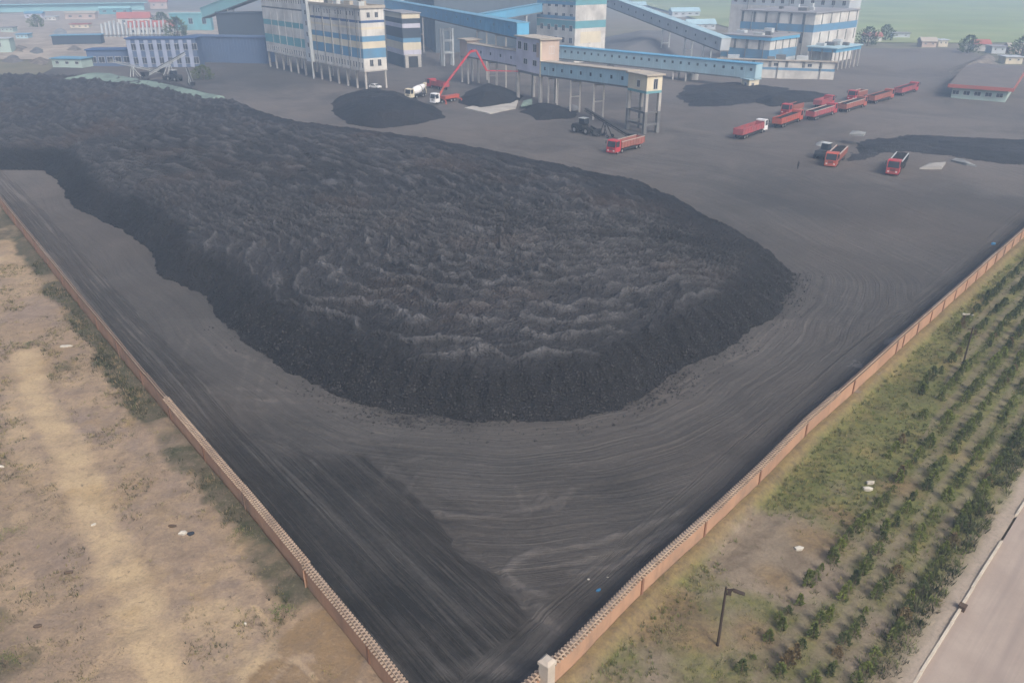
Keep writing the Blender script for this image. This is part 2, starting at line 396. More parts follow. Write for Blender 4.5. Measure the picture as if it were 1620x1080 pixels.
for pl, wd, am in (([(668, 798), (705, 812), (760, 816), (820, 806), (880, 792), (905, 775)], .28, .5), ([(815, 770), (832, 812)], .25, .4), ([(832, 812), (862, 778)], .25, .4), ([(862, 778), (880, 806), (905, 772)], .22, .4),
                   ([(800, 905), (815, 885), (850, 868), (930, 862), (1010, 838), (1080, 808)], .3, .45), ([(905, 905), (960, 900), (1040, 860), (1075, 835)], .35, .5), ([(930, 880), (1000, 868), (1060, 838)], .25, .4),
                   ([(805, 910), (835, 935), (862, 940)], .3, .45), ([(850, 965), (880, 1000), (860, 1040)], .5, .35), ([(700, 1060), (760, 1050), (830, 1070)], .6, .4), ([(600, 770), (620, 735), (680, 720), (760, 735)], .2, .25), ([(640, 780), (665, 745), (740, 745)], .2, .25)):
    d, a = polydist(Xg, Yg, [G(*p) for p in pl])
    trk = np.maximum(trk, am * sstep(wd * 1.6, wd * .5, d + .35 * (fbm(Xg * 1.5, Yg * 1.5, 77) - .5)) * (.5 + fbm(Xg * .8, Yg * .8, 78)))
rs_ = random.Random(5); tk2 = 0
for i in range(46):                                   # tyre tracks of single vehicles, in pairs, swinging round the heap
    a0 = rs_.uniform(-2.4, .6); R0 = rs_.uniform(44, 62) if i < 26 else rs_.uniform(60, 150); cxx, cyy = (-1 + rs_.uniform(-8, 8), 106 + rs_.uniform(-8, 8)); da_ = rs_.uniform(.3, .9); dr = rs_.uniform(-14, 14)
    base_ = [(cxx + (R0 + dr * j / 12 + 1.5 * sin(j * .5 + i)) * sin(a0 + da_ * j / 12 + .9), cyy - (R0 + dr * j / 12) * cos(a0 + da_ * j / 12 + .9)) for j in range(13)]
    am = rs_.choice((-.14, .16, .2, -.18)) * (1 if i < 26 else 1.4)
    for o in (-1.0, 1.0):
        pl = []
        for j in range(13):
            q0, q1 = base_[max(j - 1, 0)], base_[min(j + 1, 12)]; l_ = hypot(q1[0] - q0[0], q1[1] - q0[1]); pl.append((base_[j][0] - (q1[1] - q0[1]) / l_ * o, base_[j][1] + (q1[0] - q0[0]) / l_ * o))
        d, a = polydist(Xg, Yg, pl); tk2 = tk2 + am * sstep(.42, .12, d + .25 * (fbm(Xg * 1.2, Yg * 1.2, 79) - .5)) * (.3 + fbm(Xg * .5, Yg * .5, 60 + i))
tk2 = tk2 * (1 - .8 * np.clip(lm, 0, 1))
for px, py, rx_, ry_, am in ((880, 925, 2.6, 1.8, -.28), (905, 955, 2.2, 1.4, -.2), (760, 830, 7, 1.2, -.16), (985, 770, 3, 2, -.14), (860, 1000, 1.6, 1.5, .28), (830, 1050, 3.0, 1.6, .30), (940, 890, 2.2, 1.0, .12), (740, 770, 6, 2.2, .12), (580, 960, 4, 1.2, -.1), (1180, 720, 3.0, 1.5, -.2), (1090, 760, 4, 2.5, .12), (780, 1000, 3, 1.0, -.18)):
    q = G(px, py); dust = dust + am * sstep(1.2, .3, np.hypot((Xg - q[0]) / rx_, (Yg - q[1]) / ry_) + .9 * (fbm(Xg * .5, Yg * .5, 98) - .5))
dust = dust + .10 + trk * .9 + np.clip(tk2, -.5, .5); Zg += trk * .12 - .10 * np.abs(np.clip(tk2, -.5, .5))
keep = ~(ins & (dO > 2.5))
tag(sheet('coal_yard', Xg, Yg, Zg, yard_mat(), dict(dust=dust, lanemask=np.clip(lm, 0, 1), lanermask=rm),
          dict(track=(aO, dO), lane=(aL, dL), laner=(aR, dR)), keep), kind='structure')

# left dirt lot
ys = np.concatenate([np.linspace(18, 75, 190), np.linspace(76, 190, 90)]); ss = np.linspace(0, 1, 260) ** 1.4
Yg = np.repeat(ys[:, None], len(ss), 1); Xg = (lx(ys)[:, None] - .05) - ss * 85
dW = (lx(Yg) - Xg) * .78
TR = [G(*p) for p in [(40, 560), (60, 640), (115, 720), (150, 820), (205, 920), (235, 1000), (260, 1100)]]
dT, _ = polydist(Xg, Yg, TR); dT2, _ = polydist(Xg, Yg, [G(*p) for p in [(20, 600), (30, 700), (50, 740)]])
bare = np.maximum(sstep(2.9, .4, dT), .6 * sstep(2.2, .1, dT2)) ; bare = np.maximum(bare, .75 * sstep(4, 0, polydist(Xg, Yg, [G(*p) for p in [(330, 980), (400, 1060)]])[0]))
bare = np.maximum(bare, .5 * sstep(80, 110, Yg))
brown = sstep(2.0, 1.0, polydist(Xg, Yg, [G(*p) for p in [(480, 1010), (500, 990), (545, 1040), (520, 1080), (430, 1075), (560, 1130)]])[0] + 1.2 * (fbm(Xg * .6, Yg * .6, 5) - .5)) * .9
ycut = sstep(38.5, 42.5, Yg)
green = sstep(4.6, 1.4, dW + 3.6 * (fbm(Xg * .16, Yg * .16, 140) - .42)) * (.45 + .4 * fbm(Xg * .25, Yg * .25, 8) + .3 * sstep(.34, .5, fbm(Xg * .11, Yg * .11, 143))) * ycut + .5 * sstep(-27, -31, Xg) * sstep(48, 40, Yg) * sstep(.4, .6, fbm(Xg * .3, Yg * .3, 81))
for px, py, r in ((45, 545, 1.3), (100, 580, 2.0), (10, 370, 6), (5, 1060, 2), (330, 790, 1.5)):
    q = G(px, py); green = np.maximum(green, .7 * sstep(r, r * .3, np.hypot(Xg - q[0], Yg - q[1])))
Zg = .35 * (fbm(Xg * .2, Yg * .2, 51) - .5) + .16 * (fbm(Xg * 1.1, Yg * 1.1, 52) - .5) - .1 * bare + .25 * sstep(2.0, .4, dW) * fbm(Xg * .5, Yg * .5, 53)
ARC = [G(*p) for p in [(405, 960), (428, 990), (425, 1030), (400, 1060)]]
da = np.minimum(polydist(Xg, Yg, ARC)[0], polydist(Xg, Yg, [G(*p) for p in [(430, 1080), (465, 1040), (500, 1075)]])[0]); rutm = sstep(.35, .12, da); Zg -= .07 * rutm; bare = np.maximum(bare, .7 * rutm); brown = brown * (1 - .55 * rutm)
tag(sheet('dirt_lot', Xg, Yg, Zg, lot_mat(), dict(bare=bare, brown=brown, green=green)), kind='structure')
LOTX, LOTY = Xg, Yg

# plantation ground, verge, road
ys = np.concatenate([np.linspace(18, 75, 190), np.linspace(76, 330, 110)]); ss = np.linspace(0, 1, 150)
Yg = np.repeat(ys[:, None], len(ss), 1); x0 = rx(ys) + .05; x0 = np.where(ys < 29.5, -2, x0); x1 = np.maximum(kerbx(ys) - .1, x0 + .2); Xg = x0[:, None] * (1 - ss) + x1[:, None] * ss
verge = (Xg - vergex(Yg)) * .73
def plgreen(x, y):
    g = .50 + .55 * sstep(42, 60, y) + .55 * (fbm(x * .22, y * .22, 61) - .5)
    q = G(1215, 870); g = g - .75 * sstep(6.0, 2.0, np.hypot((x - q[0]) * .9, (y - q[1]) * .8))
    return g
def rowgap(x, y):
    ph = (x - 15.4 - .922 * (y - 37.1)) / 2.62; d_ = np.abs(ph - np.round(ph)) * 2
    return sstep(.45, .85, d_ + .5 * (fbm(x * .6, y * .6, 66) - .5)) * (ph > -.4 - 3 * sstep(60, 95, y))
dW = (Xg - rx(Yg)) * .74
ochre = 0 * Xg
for px, py, r_ in ((1060, 955, 2.6), (1010, 985, 2.2), (1100, 1000, 2.0), (1290, 850, 2.2), (1230, 915, 1.6), (1330, 815, 2.0), (1240, 690, 3.0), (1420, 770, 2.0), (1190, 1000, 1.5)):
    q = G(px, py); ochre = np.maximum(ochre, sstep(1.3, .3, np.hypot(Xg - q[0], Yg - q[1]) / r_ + .9 * (fbm(Xg * .5, Yg * .5, 67) - .5)))
ochre = np.maximum(ochre, .9 * sstep(1.5, .5, dW + .8 * (fbm(Xg * .6, Yg * .6, 68) - .5)))
Zg = .45 * sstep(1.5, .4, dW) + .30 * (fbm(Xg * .2, Yg * .2, 62) - .5) + .14 * (fbm(Xg * 1.1, Yg * 1.1, 63) - .5) - .15 * sstep(.6, 2, dW) * sstep(4, 2, dW)
tag(sheet('plantation_ground', Xg, Yg, Zg, plant_mat(), dict(green=plgreen(Xg, Yg) + .1 * sstep(2, .5, dW), ochre=ochre, verge=verge, between=rowgap(Xg, Yg))), kind='structure')
ss = np.linspace(0, 1, 40); ys = np.linspace(15, 330, 200); Yg = np.repeat(ys[:, None], 40, 1); Xg = kerbx(ys)[:, None] + .1 + ss * 60
tag(sheet('road', Xg, Yg, -.12 + .05 * (fbm(Xg * .4, Yg * .4, 64) - .5), road_mat(), None, dict(along=(Yg * 1.38, (Xg - kerbx(Yg)) * .73))), kind='structure')

# ------------------------------------------------------------------ main coal heap
ys = np.concatenate([np.linspace(62.5, 120, 250), 120 + 190 * np.linspace(.006, 1, 190) ** 1.25]); xs = np.linspace(0, 1, 520)
Yg = np.repeat(ys[:, None], len(xs), 1)
xa = np.interp(ys, [62, 85, 140, 190, 310], [-24, -40, -90, -245, -250]); xb = np.interp(ys, [62, 75, 90, 110, 160, 310], [20, 34, 42, 46, 36, -20])
Xg = xa[:, None] * (1 - xs) + xb[:, None] * xs
d, arc = polydist(Xg, Yg, OUT, True); ins = inside(Xg, Yg, OUT); sd = np.where(ins, d, -d)
sd = sd + 2.4 * (fbm(Xg * .12, Yg * .12, 70) - .5) + 1.1 * (fbm(Xg * .6, Yg * .6, 71) - .5)
base = np.minimum(sd * .78, 4.0) ; base = np.where(sd > 5.13, 4.0 + 1.6 * (1 - np.exp(-(sd - 5.13) / 14)), base)
base = base - .35 * np.exp(-((sd - 5.1) / 1.3) ** 2)
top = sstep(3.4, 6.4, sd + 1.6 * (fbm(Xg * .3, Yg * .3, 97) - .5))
wx = Xg + 7 * (fbm(Xg * .045, Yg * .045, 72) - .5); wy = Yg + 7 * (fbm(Xg * .045 + 40, Yg * .045, 73) - .5)
def ridge(v, lam, sharp):
    f = v / lam; f = np.abs(2 * (f - np.floor(f)) - 1); return f ** sharp
a1 = radians(-52); u1 = wx * cos(a1) + wy * sin(a1); v1_ = -wx * sin(a1) + wy * cos(a1)
scal = 1.4 * np.abs(np.sin(u1 / 3.4 + 5 * fbm(v1_ * .12, u1 * .05, 74)))
r1 = ridge(v1_ + scal + 3.2 * fbm(Xg * .16, Yg * .16, 75), 4.3, 2.8) * sstep(.30, .55, fbm(u1 * .05, v1_ * .12, 76))
arc0 = arc; arc = 34 * np.arctan2(Xg + 1, 106 - Yg)
dd = 41 - np.hypot((Xg + 1) * .95, 106 - Yg) + 6 * (fbm(Xg * .08, Yg * .08, 79) - .5)
r2 = ridge(dd + 1.1 * np.abs(np.sin(arc / 3.8 + 4 * fbm(dd * .2, arc * .04, 80))), 3.0, 3.0) * sstep(.30, .55, fbm(arc * .04, dd * .13, 82))
near = sstep(128, 92, Yg + .25 * Xg + 10 * (fbm(Xg * .05, Yg * .05, 83) - .5)) 
rd = r1 * (1 - near) + r2 * near
small = ridge(v1_ * 1.0 + 2.6 * fbm(Xg * .4, Yg * .4, 84), 2.1, 1.8) * fbm(Xg * .3, Yg * .3, 85)
smooth = 1 - .7 * sstep(18, 9, sd) * sstep(108, 130, Yg + .6 * Xg) * (Xg > -70)       # smoother belt along the back and right edge
fade = sstep(260, 150, Yg) * .6 + .4
fl_u = u1 * (1 - near) + arc * near; fl_v = (v1_ + scal) * (1 - near) + dd * near
fine1 = ridge(fl_v + 1.6 * fbm(Xg * .35, Yg * .35, 94) + .5 * np.abs(np.sin(fl_u / 1.6 + 4 * fbm(fl_v * .3, fl_u * .1, 95))), 2.0, 1.7) * (.25 + fbm(Xg * .22, Yg * .22, 96))
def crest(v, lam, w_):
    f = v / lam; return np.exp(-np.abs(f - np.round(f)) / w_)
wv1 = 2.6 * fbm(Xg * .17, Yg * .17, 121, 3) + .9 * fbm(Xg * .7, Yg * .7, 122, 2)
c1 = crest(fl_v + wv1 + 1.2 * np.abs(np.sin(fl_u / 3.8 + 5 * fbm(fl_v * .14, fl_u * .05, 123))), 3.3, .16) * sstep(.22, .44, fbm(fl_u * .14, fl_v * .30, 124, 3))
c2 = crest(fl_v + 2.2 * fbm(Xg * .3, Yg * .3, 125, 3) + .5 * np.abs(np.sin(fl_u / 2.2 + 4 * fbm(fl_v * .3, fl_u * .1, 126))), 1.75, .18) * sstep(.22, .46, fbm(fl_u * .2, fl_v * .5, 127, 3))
wk = np.clip(1 - worley(fl_u / 4.2 + 1.2 * fbm(Xg * .2, Yg * .2, 101), fl_v / 2.9 + 1.4 * fbm(Xg * .2 + 9, Yg * .2, 102), 103), 0, 1)
wk2 = np.clip(1 - worley(Xg / 1.5 + fbm(Xg, Yg, 104), Yg / 1.3, 105), 0, 1)
Zg = base + top * smooth * (.95 * (c1 - .25) + .40 * (c2 - .25) + .60 * (wk - .4) + .22 * (wk2 - .4)) + .10 * wk2 + .55 * top * (fbm(Xg * .25, Yg * .25, 86) - .5) + .30 * (fbm(Xg * .9, Yg * .9, 87) - .5) + .20 * (vn(Xg * 2.2, Yg * 2.2, 88) - .5)
Zg += (.25 + .5 * fbm(arc0 * .12, sd * .1, 106)) * (1 - top) * ridge(arc0 + 1.2 * fbm(Xg * .5, Yg * .5, 89), 2.3, 1.5) * sstep(.5, 2, sd)
Zg = np.where(sd < 0, np.minimum(sd * .7, 0) - .25, Zg) - .05
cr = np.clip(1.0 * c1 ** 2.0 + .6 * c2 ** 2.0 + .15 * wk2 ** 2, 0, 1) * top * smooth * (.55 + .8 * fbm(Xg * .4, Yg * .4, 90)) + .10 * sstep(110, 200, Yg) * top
COALM = coal_mat()
keep = Zg > -.9
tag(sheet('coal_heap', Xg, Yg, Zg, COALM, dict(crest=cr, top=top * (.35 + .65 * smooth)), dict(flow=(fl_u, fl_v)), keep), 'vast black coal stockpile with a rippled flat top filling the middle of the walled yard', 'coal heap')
HX, HY, HZ, HSD = Xg, Yg, Zg, sd

def small_heap(label, poly_px, h, slope=.6, seed=0, name='coal_heap', mat=None, sub=.7, topv=.3):
    P = [G(*p, z) for p, z in poly_px]
    x0, x1 = min(p[0] for p in P) - 2, max(p[0] for p in P) + 2; y0, y1 = min(p[1] for p in P) - 2, max(p[1] for p in P) + 2
    X, Y = np.meshgrid(np.linspace(x0, x1, max(30, int((x1 - x0) / sub))), np.linspace(y0, y1, max(30, int((y1 - y0) / sub))))
    d, a = polydist(X, Y, P, True); sd = np.where(inside(X, Y, P), d, -d) + 2.2 * (fbm(X * .12, Y * .12, seed) - .5)
    Z = np.minimum(sd * slope, h + (sd > 0) * 1.2 * (fbm(X * .15, Y * .15, seed + 2) - .5)) + .5 * (fbm(X * .5, Y * .5, seed + 1) - .5) * (sd > 0) - .1
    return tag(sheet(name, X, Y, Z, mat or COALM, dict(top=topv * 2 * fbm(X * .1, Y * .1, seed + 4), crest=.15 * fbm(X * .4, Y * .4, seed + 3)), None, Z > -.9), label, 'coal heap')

# ------------------------------------------------------------------ boundary walls
def brick(name, c1, c2):
    t = NT(name); p = t.pos()
    n1 = t.ramp(t.noise(.25, 4, p), .35, .65); n2 = t.noise(5, 4, p, .7); st = t.ramp(t.noise(1, 4, t.mapv(p, (1.1, 1.1, .12)), .6), .5, .75)
    z = t.n('ShaderNodeSeparateXYZ'); t.l(p, z.inputs[0])
    du = t.ramp(t.noise(.4, 5, p, .65), .46, .7)
    cz = t.math('FRACT', t.math('MULTIPLY', z.outputs[2], 13.3)); mort = t.ramp(cz, .12, .02)
    c = t.mix(n1, c1, c2); c = t.mix(t.math('MULTIPLY', n2, .5), c, tuple(x * .6 for x in c1)); c = t.mix(t.math('MULTIPLY', st, .35), c, (.12, .085, .065))
    c = t.mix(t.math('MULTIPLY', du, .65), c, (.18, .135, .105))
    c = t.mix(t.math('MULTIPLY', mort, .3), c, (.30, .27, .24))
    return t.done(c, .9, n2, .3, .02)
BRK = brick('brick', (.42, .255, .165), (.35, .21, .14)); PIL = brick('brick_pilaster', (.24, .125, .08), (.19, .105, .07)); COP = brick('brick_coping', (.42, .33, .25), (.36, .27, .20))
COPD = brick('brick_coping_dark', (.12, .085, .065), (.10, .07, .055))
PLI = brick('plinth', (.22, .18, .145), (.17, .14, .115)); CONC = paint('concrete', (.45, .40, .34), (.2, .17, .14), .5, .8, .8)

def wall_run(label, P, sgn, pil_px, h, plinth, tooth_to):
    """P: outer foot line; sgn: +1 when the yard lies on the left of the running direction"""
    root = thing('brick_wall', label, 'wall', (P[0][0], P[0][1], 0)); ox, oy = P[0]
    W = MB(); C = MB(); PL = MB(); th = .30
    tot = 0
    Q = [P[0]]
    for (a, b) in zip(P[:-1], P[1:]):
        kk = max(1, int(hypot(b[0] - a[0], b[1] - a[1]) / 7)); Q += [(a[0] + (b[0] - a[0]) * i / kk, a[1] + (b[1] - a[1]) * i / kk) for i in range(1, kk + 1)]
    wr = random.Random(len(P)); h0 = h
    for (a, b) in zip(Q[:-1], Q[1:]):
        h = h0 + wr.uniform(-.05, .05); d = np.array((b[0] - a[0], b[1] - a[1])); L = hypot(*d); d /= L; n = np.array((-d[1], d[0])) * sgn
        def q(s, o): return (a[0] + d[0] * s + n[0] * o - ox, a[1] + d[1] * s + n[1] * o - oy)
        W.prism([q(0, 0), q(L, 0), q(L, th), q(0, th)], -.5, h)
        if plinth: PL.prism([q(0, -.5), q(L, -.5), q(L, -.003), q(0, -.003)], -.6, plinth)
        C.prism([q(0, -.02), q(L, -.02), q(L, th + .02), q(0, th + .02)], h + .002, h + .06, 1)
        C.prism([q(0, .02), q(L, .02), q(L, th - .02), q(0, th - .02)], h + .15, h + .24, 0)
        C.prism([q(0, .07), q(L, .07), q(L, th - .07), q(0, th - .07)], h + .24, h + .29, 1)
        k = int(L / .30); step = L / max(k, 1)
        C.prism([q(0, .06), q(L, .06), q(L, th - .06), q(0, th - .06)], h + .06, h + .149, 1)
        for i in range(k):
            if hypot(*(np.array(q((i + .5) * step, 0)) + (ox, oy))) > tooth_to: break
            C.prism([q((i + .25) * step, -.17), q((i + .68) * step, -.17), q((i + .68) * step, th + .17), q((i + .25) * step, th + .17)], h + .062, h + .148, 0)
            C.prism([q((i + .3) * step, .0), q((i + .7) * step, .0), q((i + .7) * step, th), q((i + .3) * step, th)], h + .243, h + .305, 0)
        tot += L
    W.build('wall_body', BRK, root)
    if plinth: PL.build('plinth', PLI, root)
    C.build('coping', [COP, COPD], root)
    for (x, y) in pil_px:
        j = min(range(len(P) - 1), key=lambda i: polydist(np.array([x]), np.array([y]), P[i:i + 2])[0][0])
        a, b = P[j], P[j + 1]; d = np.array((b[0] - a[0], b[1] - a[1])); L = hypot(*d); d /= L; n = np.array((-d[1], d[0])) * sgn
        s = (x - a[0]) * d[0] + (y - a[1]) * d[1]
        f = lambda s_, o: (a[0] + d[0] * s_ + n[0] * o - ox, a[1] + d[1] * s_ + n[1] * o - oy)
        MB().prism([f(s - .12, -.09), f(s + .12, -.09), f(s + .12, -.003), f(s - .12, -.003)], max(plinth, 0) - (.5 if not plinth else 0), h - .01).build('pilaster', PIL, root)
    return root
LP = [(float(lx(y)), y) for y in (29.2, 36.6, 43.6)]
LP2 = [(float(lx(y)) + .10, y) for y in (43.6, 52.8, 66.2, 95.5, 141.2, 212.0)]
lp = [G(*p) for p in [(584, 1051), (484, 927), (400, 800), (327, 728), (270, 665)]]
dl = (-.617, .787); s = lp[-1]; lp += [(s[0] + dl[0] * 9 * i, s[1] + dl[1] * 9 * i) for i in range(1, 15)]
wall_run('red brick wall with a toothed coping along the tan dirt lot at left', LP + LP2[:0] + [(LP2[0][0], LP2[0][1])] + LP2[1:], -1, lp, 1.75, 0, 75)
RP = [(float(rx(y)), y) for y in (29.2, 36, 41.9, 48.4, 55.2, 62.6, 70.8, 80.0, 88.4, 119.6, 150, 213)]
rp = [G(*p) for p in [(1003, 941), (1106, 852), (1195, 770), (1268, 694), (1345, 627), (1408, 562)]]
s = (44.6, 81.2); rp += [(s[0] + .68 * 4.7 * i, s[1] + .733 * 4.7 * i) for i in range(0, 22)]
wall_run('orange brick wall on a grey plinth with close pilasters beside the sapling rows', RP, 1, rp, 1.95, .35, 75)
pt = thing('wall_pillar', 'pale square concrete pillar with a rounded cap where the two brick walls near each other', 'pillar', (2.05, 33.9, 0), radians(-42))
MB().box(-.34, .34, -.34, .34, -.6, 3.0).build('shaft', CONC, pt)
m = MB(); m.box(-.40, .40, -.40, .40, 3.002, 3.22); m.add([(-.40, -.40, 3.222), (.40, -.40, 3.222), (.40, .40, 3.222), (-.40, .40, 3.222), (-.22, -.22, 3.40), (.22, -.22, 3.40), (.22, .22, 3.40), (-.22, .22, 3.40)],
    [(3, 2, 1, 0), (4, 5, 6, 7), (0, 1, 5, 4), (1, 2, 6, 5), (2, 3, 7, 6), (3, 0, 4, 7)]); m.build('cap', CONC, pt)

# kerb of pale concrete blocks with gaps
k = 0
KM = paint('kerb_concrete', (.50, .45, .37), (.25, .21, .17), .6, .85, .9); km = MB(); y = 20.0
while y < 200:
    L = random.uniform(1.2, 3.2); y2 = y + L
    if random.random() > .12:
        x0, x1 = float(kerbx(y)), float(kerbx(y2)); o = random.uniform(-.04, .04)
        km.prism([(x0 - .11 + o, y), (x0 + .11 + o, y), (x1 + .11 + o, y2 - .04), (x1 - .11 + o, y2 - .04)], -.3, .10 + random.uniform(-.03, .03))
    y = y2
tag(km.build('kerb', KM), kind='structure')

# ------------------------------------------------------------------ vegetation
def leafmat(name, c1, c2):
    t = NT(name); p = t.pos()
    n = t.ramp(t.noise(.8, 3, p), .35, .65); n2 = t.ramp(t.noise(9, 2, p), .35, .65)
    c = t.mix(n, c1, c2); c = t.mix(t.math('MULTIPLY', n2, .5), c, tuple(x * .55 for x in c1))
    return t.done(c, .8)
def blades(name, pts, size, n, mats, kind='stuff', spread=.5, up=1.0, parent=None, midx_fn=None):
    """grass or leaf clumps: many small triangular blades leaning out of each point"""
    pts = np.asarray(pts); N = len(pts) * n
    P = np.repeat(pts, n, 0); sz = np.repeat(size, n) * rng.uniform(.5, 1.25, N)
    a = rng.uniform(0, 2 * pi, N); r = np.sqrt(rng.uniform(0, 1, N)) * spread * np.repeat(size, n)
    bx = P[:, 0] + r * np.cos(a); by = P[:, 1] + r * np.sin(a); bz = P[:, 2]
    b = rng.uniform(0, 2 * pi, N); wd = sz * rng.uniform(.06, .13, N); lean = rng.uniform(.1, .8, N) * sz
    V = np.empty((N, 3, 3)); V[:, 0] = np.stack([bx - wd * np.sin(b), by + wd * np.cos(b), bz - .05], 1); V[:, 1] = np.stack([bx + wd * np.sin(b), by - wd * np.cos(b), bz - .05], 1)
    V[:, 2] = np.stack([bx + lean * np.cos(a), by + lean * np.sin(a), bz + sz * up], 1)
    mi = np.repeat(rng.integers(0, len(mats), len(pts)), n)
    o = npmesh(name, V.reshape(-1, 3), np.arange(N * 3).reshape(-1, 3), mats, midx=mi, parent=parent)
    if kind: o['kind'] = kind
    return o
WDK = leafmat('weeds_deep_green', (.028, .036, .017), (.048, .046, .026)); GRN = leafmat('grass_green', (.13, .16, .05), (.17, .19, .07)); GRY = leafmat('grass_yellow', (.27, .235, .09), (.21, .19, .085)); GRD = leafmat('weeds_dark', (.075, .09, .04), (.10, .105, .055)); DRY = leafmat('grass_dry', (.28, .22, .13), (.21, .165, .105))
def scatter(n, xr_, yr_, dens):
    x = rng.uniform(*xr_, n); y = rng.uniform(*yr_, n); k = rng.uniform(0, 1, n) < dens(x, y); return np.stack([x[k], y[k], np.zeros(k.sum())], 1)
p = scatter(130000, (-2, 120), (27, 125), lambda x, y: np.clip((plgreen(x, y) + .7 * (fbm(x * .5, y * .5, 91) - .5)) * 1.5 - .05, 0, 1) * (1 - .6 * rowgap(x, y)) * (x > rx(y) + .5) * (x < vergex(y) + .6 * (vn(x, y, 3) - .5)) * np.clip((150 - y) / 130, .2, 1))
blades('grass', p, rng.uniform(.10, .28, len(p)), 11, [GRN, GRN, GRY, GRD])
p = scatter(120000, (-70, 0), (27, 130), lambda x, y: (x < lx(y) - .2) * (x > lx(y) - 5) * sstep(.25, .5, fbm(x * .3, y * .3, 92)) * sstep(.34, .5, fbm(x * .11, y * .11, 143)) * sstep(4.4, 1.6, lx(y) - x + 3.6 * (fbm(x * .16, y * .16, 140) - .42)) * sstep(38.5, 42, y) * np.where(y > 90, .5, 1))
blades('weeds', p, rng.uniform(.15, .42, len(p)), 12, [WDK, WDK, GRD, DRY], spread=.7)
p = scatter(90000, (-75, 0), (28, 110), lambda x, y: (x < lx(y) - 2) * (x > lx(y) - 45) * np.clip(sstep(.44, .62, fbm(x * .35, y * .35, 93)) * .8 + .05, 0, 1) * (polydist(x, y, TR)[0] > 1.6))
blades('dry_grass', p, rng.uniform(.08, .26, len(p)), 9, [DRY, GRD, GRY, WDK], spread=.9, up=.7)

p = scatter(60000, (12, 90), (28, 100), lambda x, y: (x > vergex(y) - 2.6) * (x < vergex(y) - .1 + .5 * (vn(x * .7, y * .7, 4) - .5)) * sstep(.25, .55, fbm(x * .35, y * .35, 141)))
blades('weeds', p, rng.uniform(.18, .50, len(p)), 12, [GRD, WDK, GRD, GRN], spread=.7)
p = scatter(9000, (2, 60), (30, 75), lambda x, y: (x > rx(y) + .5) * (x < rx(y) + 2.2) * sstep(.4, .6, fbm(x * .4, y * .4, 142)))
blades('weeds', p, rng.uniform(.12, .35, len(p)), 10, [GRD, GRY, DRY, GRN], spread=.7)
def leafcloud(rs, n, hh, rr, shape):
    """n little leaf faces through a crown; shape(z01)->radius factor"""
    V = np.empty((n, 4, 3)); z = rs.uniform(.06, 1, n); f = np.array([shape(t) for t in z]); a = rs.uniform(0, 2 * pi, n)
    lob = 1 + .28 * np.sin(a * 3 + rs.uniform(0, 6)) + .2 * np.sin(a * 5 + z * 9 + rs.uniform(0, 6))
    r = rr * f * lob * np.sqrt(rs.uniform(.25, 1.05, n)); c = np.stack([r * np.cos(a), r * np.sin(a), z * hh], 1)
    s = hh * rs.uniform(.045, .095, n)
    d = np.stack([np.cos(a), np.sin(a), rs.uniform(.2, 1.3, n)], 1); d /= np.linalg.norm(d, axis=1)[:, None]
    t = rs.normal(size=(n, 3)); t -= (t * d).sum(1)[:, None] * d; t /= np.linalg.norm(t, axis=1)[:, None]
    q = t; 
    V[:, 0] = c - d * s[:, None]; V[:, 1] = c + q * s[:, None] * .45; V[:, 2] = c + d * s[:, None] * 1.3; V[:, 3] = c - q * s[:, None] * .45
    return V
LEAF = [leafmat('sapling_leaf_dark', (.06, .08, .028), (.08, .10, .034)), leafmat('sapling_leaf_mid', (.10, .125, .035), (.125, .15, .042)), leafmat('sapling_leaf_light', (.16, .19, .04), (.12, .15, .04)), leafmat('sapling_leaf_dry', (.17, .12, .06), (.13, .11, .05))]
BARK = paint('bark', (.10, .07, .05), (.05, .04, .03), .5, .9)
VAR = []
for i in range(8):
    rs = np.random.default_rng(100 + i); hh = rs.uniform(.85, 1.35); rr = rs.uniform(.36, .6)
    V = leafcloud(rs, 330, hh, rr, lambda t: (1.08 - t) ** .7 * min(1, .55 + t * 2.2))
    VAR.append((V, hh))
pts = []
for kx in range(-4, 5):
    y = 30.0 + random.random(); y0 = {-4: 96, -3: 84, -2: 68, -1: 59, 0: 35.5, 1: 33, 2: 30}.get(kx, 30)
    while y < 128:
        x = 15.4 + .922 * (y - 37.1) + 2.62 * kx + random.gauss(0, .16)
        ok = y > y0 and x < vergex(y) - .5 and x > rx(y) + 2.5 and proj(x, y, 0)[0] < 1665 and random.random() > (.07 if kx > -1 else .22)
        if ok: pts.append((x, y + random.gauss(0, .1)))
        y += random.uniform(.62, .95)
pts.sort(key=lambda q: q[0] ** 2 + q[1] ** 2)
protos = {}
SAPL = 'small bushy green sapling planted in rows between the right brick wall and the road'
rest = []
